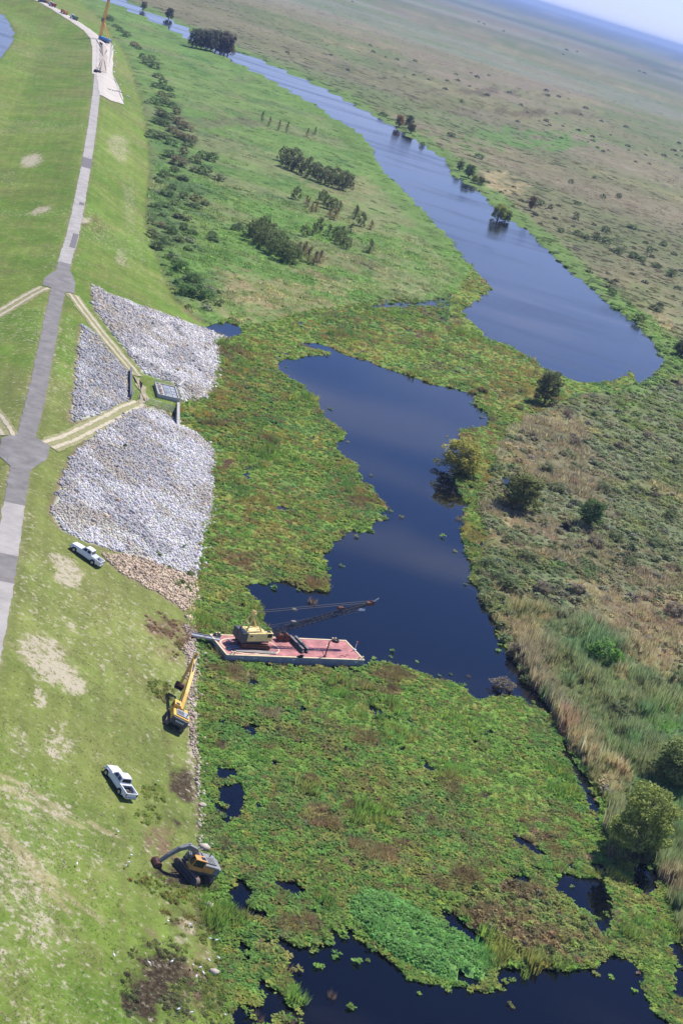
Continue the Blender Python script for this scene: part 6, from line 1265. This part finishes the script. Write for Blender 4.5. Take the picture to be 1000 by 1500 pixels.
# ---------------------------------------------------------------- egrets, stakes
M_EGR = mat('white_feather', (.82, .82, .80), .8, 0, .04, 6); M_BEAK = mat('yellow_beak', (.6, .4, .05), .6)
def egret_meshes():
    b = MB(); secs = []
    for x, r, z in ((-.36, .02, .46), (-.2, .10, .50), (0, .15, .54), (.16, .12, .58), (.24, .06, .64)): secs.append([(x, r * math.cos(k * math.pi / 4), z + r * 1.05 * math.sin(k * math.pi / 4)) for k in range(8)])
    b.loft(secs); nk = [Vector((.22, 0, .62)), Vector((.33, 0, .74)), Vector((.27, 0, .86)), Vector((.33, 0, .96)), Vector((.42, 0, .97))]
    for i, r in zip(range(4), (.055, .04, .035, .04)): b.cyl(nk[i], nk[i + 1], r, r * .9, 7)
    k = MB().cyl((.42, 0, .97), (.56, 0, .95), .022, .004, 6); l = [MB().cyl((.0, s * .05, .42), (.02, s * .05, -.06), .012, n=5).mesh('leg', M_DGREY) for s in (-1, 1)]
    wg = []
    for s in (-1, 1):
        w2 = MB(); w2.loft([[(-.40, s * .07, .47), (-.40, s * .10, .47), (-.40, s * .10, .50), (-.40, s * .07, .50)], [(-.1, s * .12, .44), (-.1, s * .17, .46), (-.1, s * .15, .62), (-.1, s * .10, .64)], [(.16, s * .09, .54), (.16, s * .13, .55), (.16, s * .11, .64), (.16, s * .08, .64)]]); wg.append(w2.mesh('wing', M_EGR))
    return b.mesh('body', M_EGR, smoothf=True), k.mesh('beak', M_BEAK), l, wg
EB, EK, EL, EW = egret_meshes()
EGR = [(172, 1222, 'grass'), (191.5, 1256.5, 'grass'), (188, 1267, 'grass'), (184, 1272, 'grass'), (112, 1269, 'grass'), (166, 1403, 'grass'), (245, 1353, 'mud'), (278, 1358, 'mud'), (217, 1414, 'mud'), (251, 1412, 'mud'), (261, 1482, 'mud'), (280, 1487, 'mud'), (281, 1420, 'weed'), (292, 1423, 'weed'), (286, 1436, 'weed'), (296, 1431, 'weed'), (306, 1381, 'weed'), (316, 1383, 'weed'), (304, 1412, 'weed'), (318, 1409, 'weed'), (328, 1493, 'weed'), (230, 1150, 'weed')]
LB = {'grass': 'small white egret walking on the mown grass near the excavator', 'mud': 'small white egret on the dark dug over mud', 'weed': 'small white egret among the weeds at the water edge'}
for a, b, k in EGR:
    P_ = gp(a, b); o = empty('egret', P_, random.uniform(0, 6.28)); o.scale = (.62,) * 3; up_ = .25 if k == 'weed' else 0.05; o.location.z += up_
    for nme, me_ in [('body', EB), ('beak', EK)] + [('leg', m_) for m_ in EL] + [('wing', m_) for m_ in EW]: link(bpy.data.objects.new(nme, me_), o)
    tag(o, LB[k], 'egret', 'egrets on the ' + {'grass': 'grass', 'mud': 'mud', 'weed': 'water edge'}[k])
for a, b in ((52, 492), (31, 590), (77, 392), (10, 680)):
    P_ = gp(a, b); o = tag(empty('marker_stake', P_), 'thin pale marker stake in the grass beside the paved road', 'stake', 'marker stakes beside the road'); MB().cyl((0, 0, -.2), (0, 0, 1.5), .05, n=6).build('shaft', M_MARK, o); MB().box((0, 0, 1.4), (.14, .04, .25)).build('plate', M_MARK, o)
# boulders and clods on the dug bank
for k, (a, b, s_, cl) in enumerate(((298, 1243, .9, M_CONCR), (305, 1258, .6, M_CONCR), (307, 1328, .8, M_CONCR), (303, 1262, .5, M_CONCR), (313, 1425, .7, M_CONCR), (296, 1180, .7, M_CONCR), (298, 1165, .6, M_CONCR))):
    P_ = gp(a, b); rg = np.random.default_rng(k); V = IV * rg.uniform(.75, 1.15, (len(IV), 1)) * np.array([1, .8, .55]) * s_; me = npmesh('boulder', V, IF); me.materials.append(mat('boulder_stone_%d' % k, (.46, .40, .34), .95, 0, .25, 3, .5, 6)); o = link(bpy.data.objects.new('boulder', me)); o.location = (P_[0], P_[1], P_[2] + .2 * s_); o.rotation_euler = (0, 0, k); tag(o, 'pale limestone boulder on the bank beside the dug mud', 'boulder', 'pale boulders on the bank')
# ---------------------------------------------------------------- haze: one closed box of thin air round everything
hm = bpy.data.materials.new('haze'); hm.use_nodes = True; t_ = hm.node_tree; t_.nodes.clear(); ho = t_.nodes.new('ShaderNodeOutputMaterial'); pv = t_.nodes.new('ShaderNodeVolumePrincipled')
pv.inputs['Color'].default_value = (.45, .62, 1.0, 1); pv.inputs['Density'].default_value = 6.5e-5; pv.inputs['Anisotropy'].default_value = 0.0
t_.links.new(pv.outputs[0], ho.inputs['Volume'])
hb = MB().box((0, 21400, 62), (47000, 43600, 130)).build('haze', hm); tag(hb, kind='stuff'); hb['label'] = 'thin blue haze lying over the plain'; hb['category'] = 'haze'
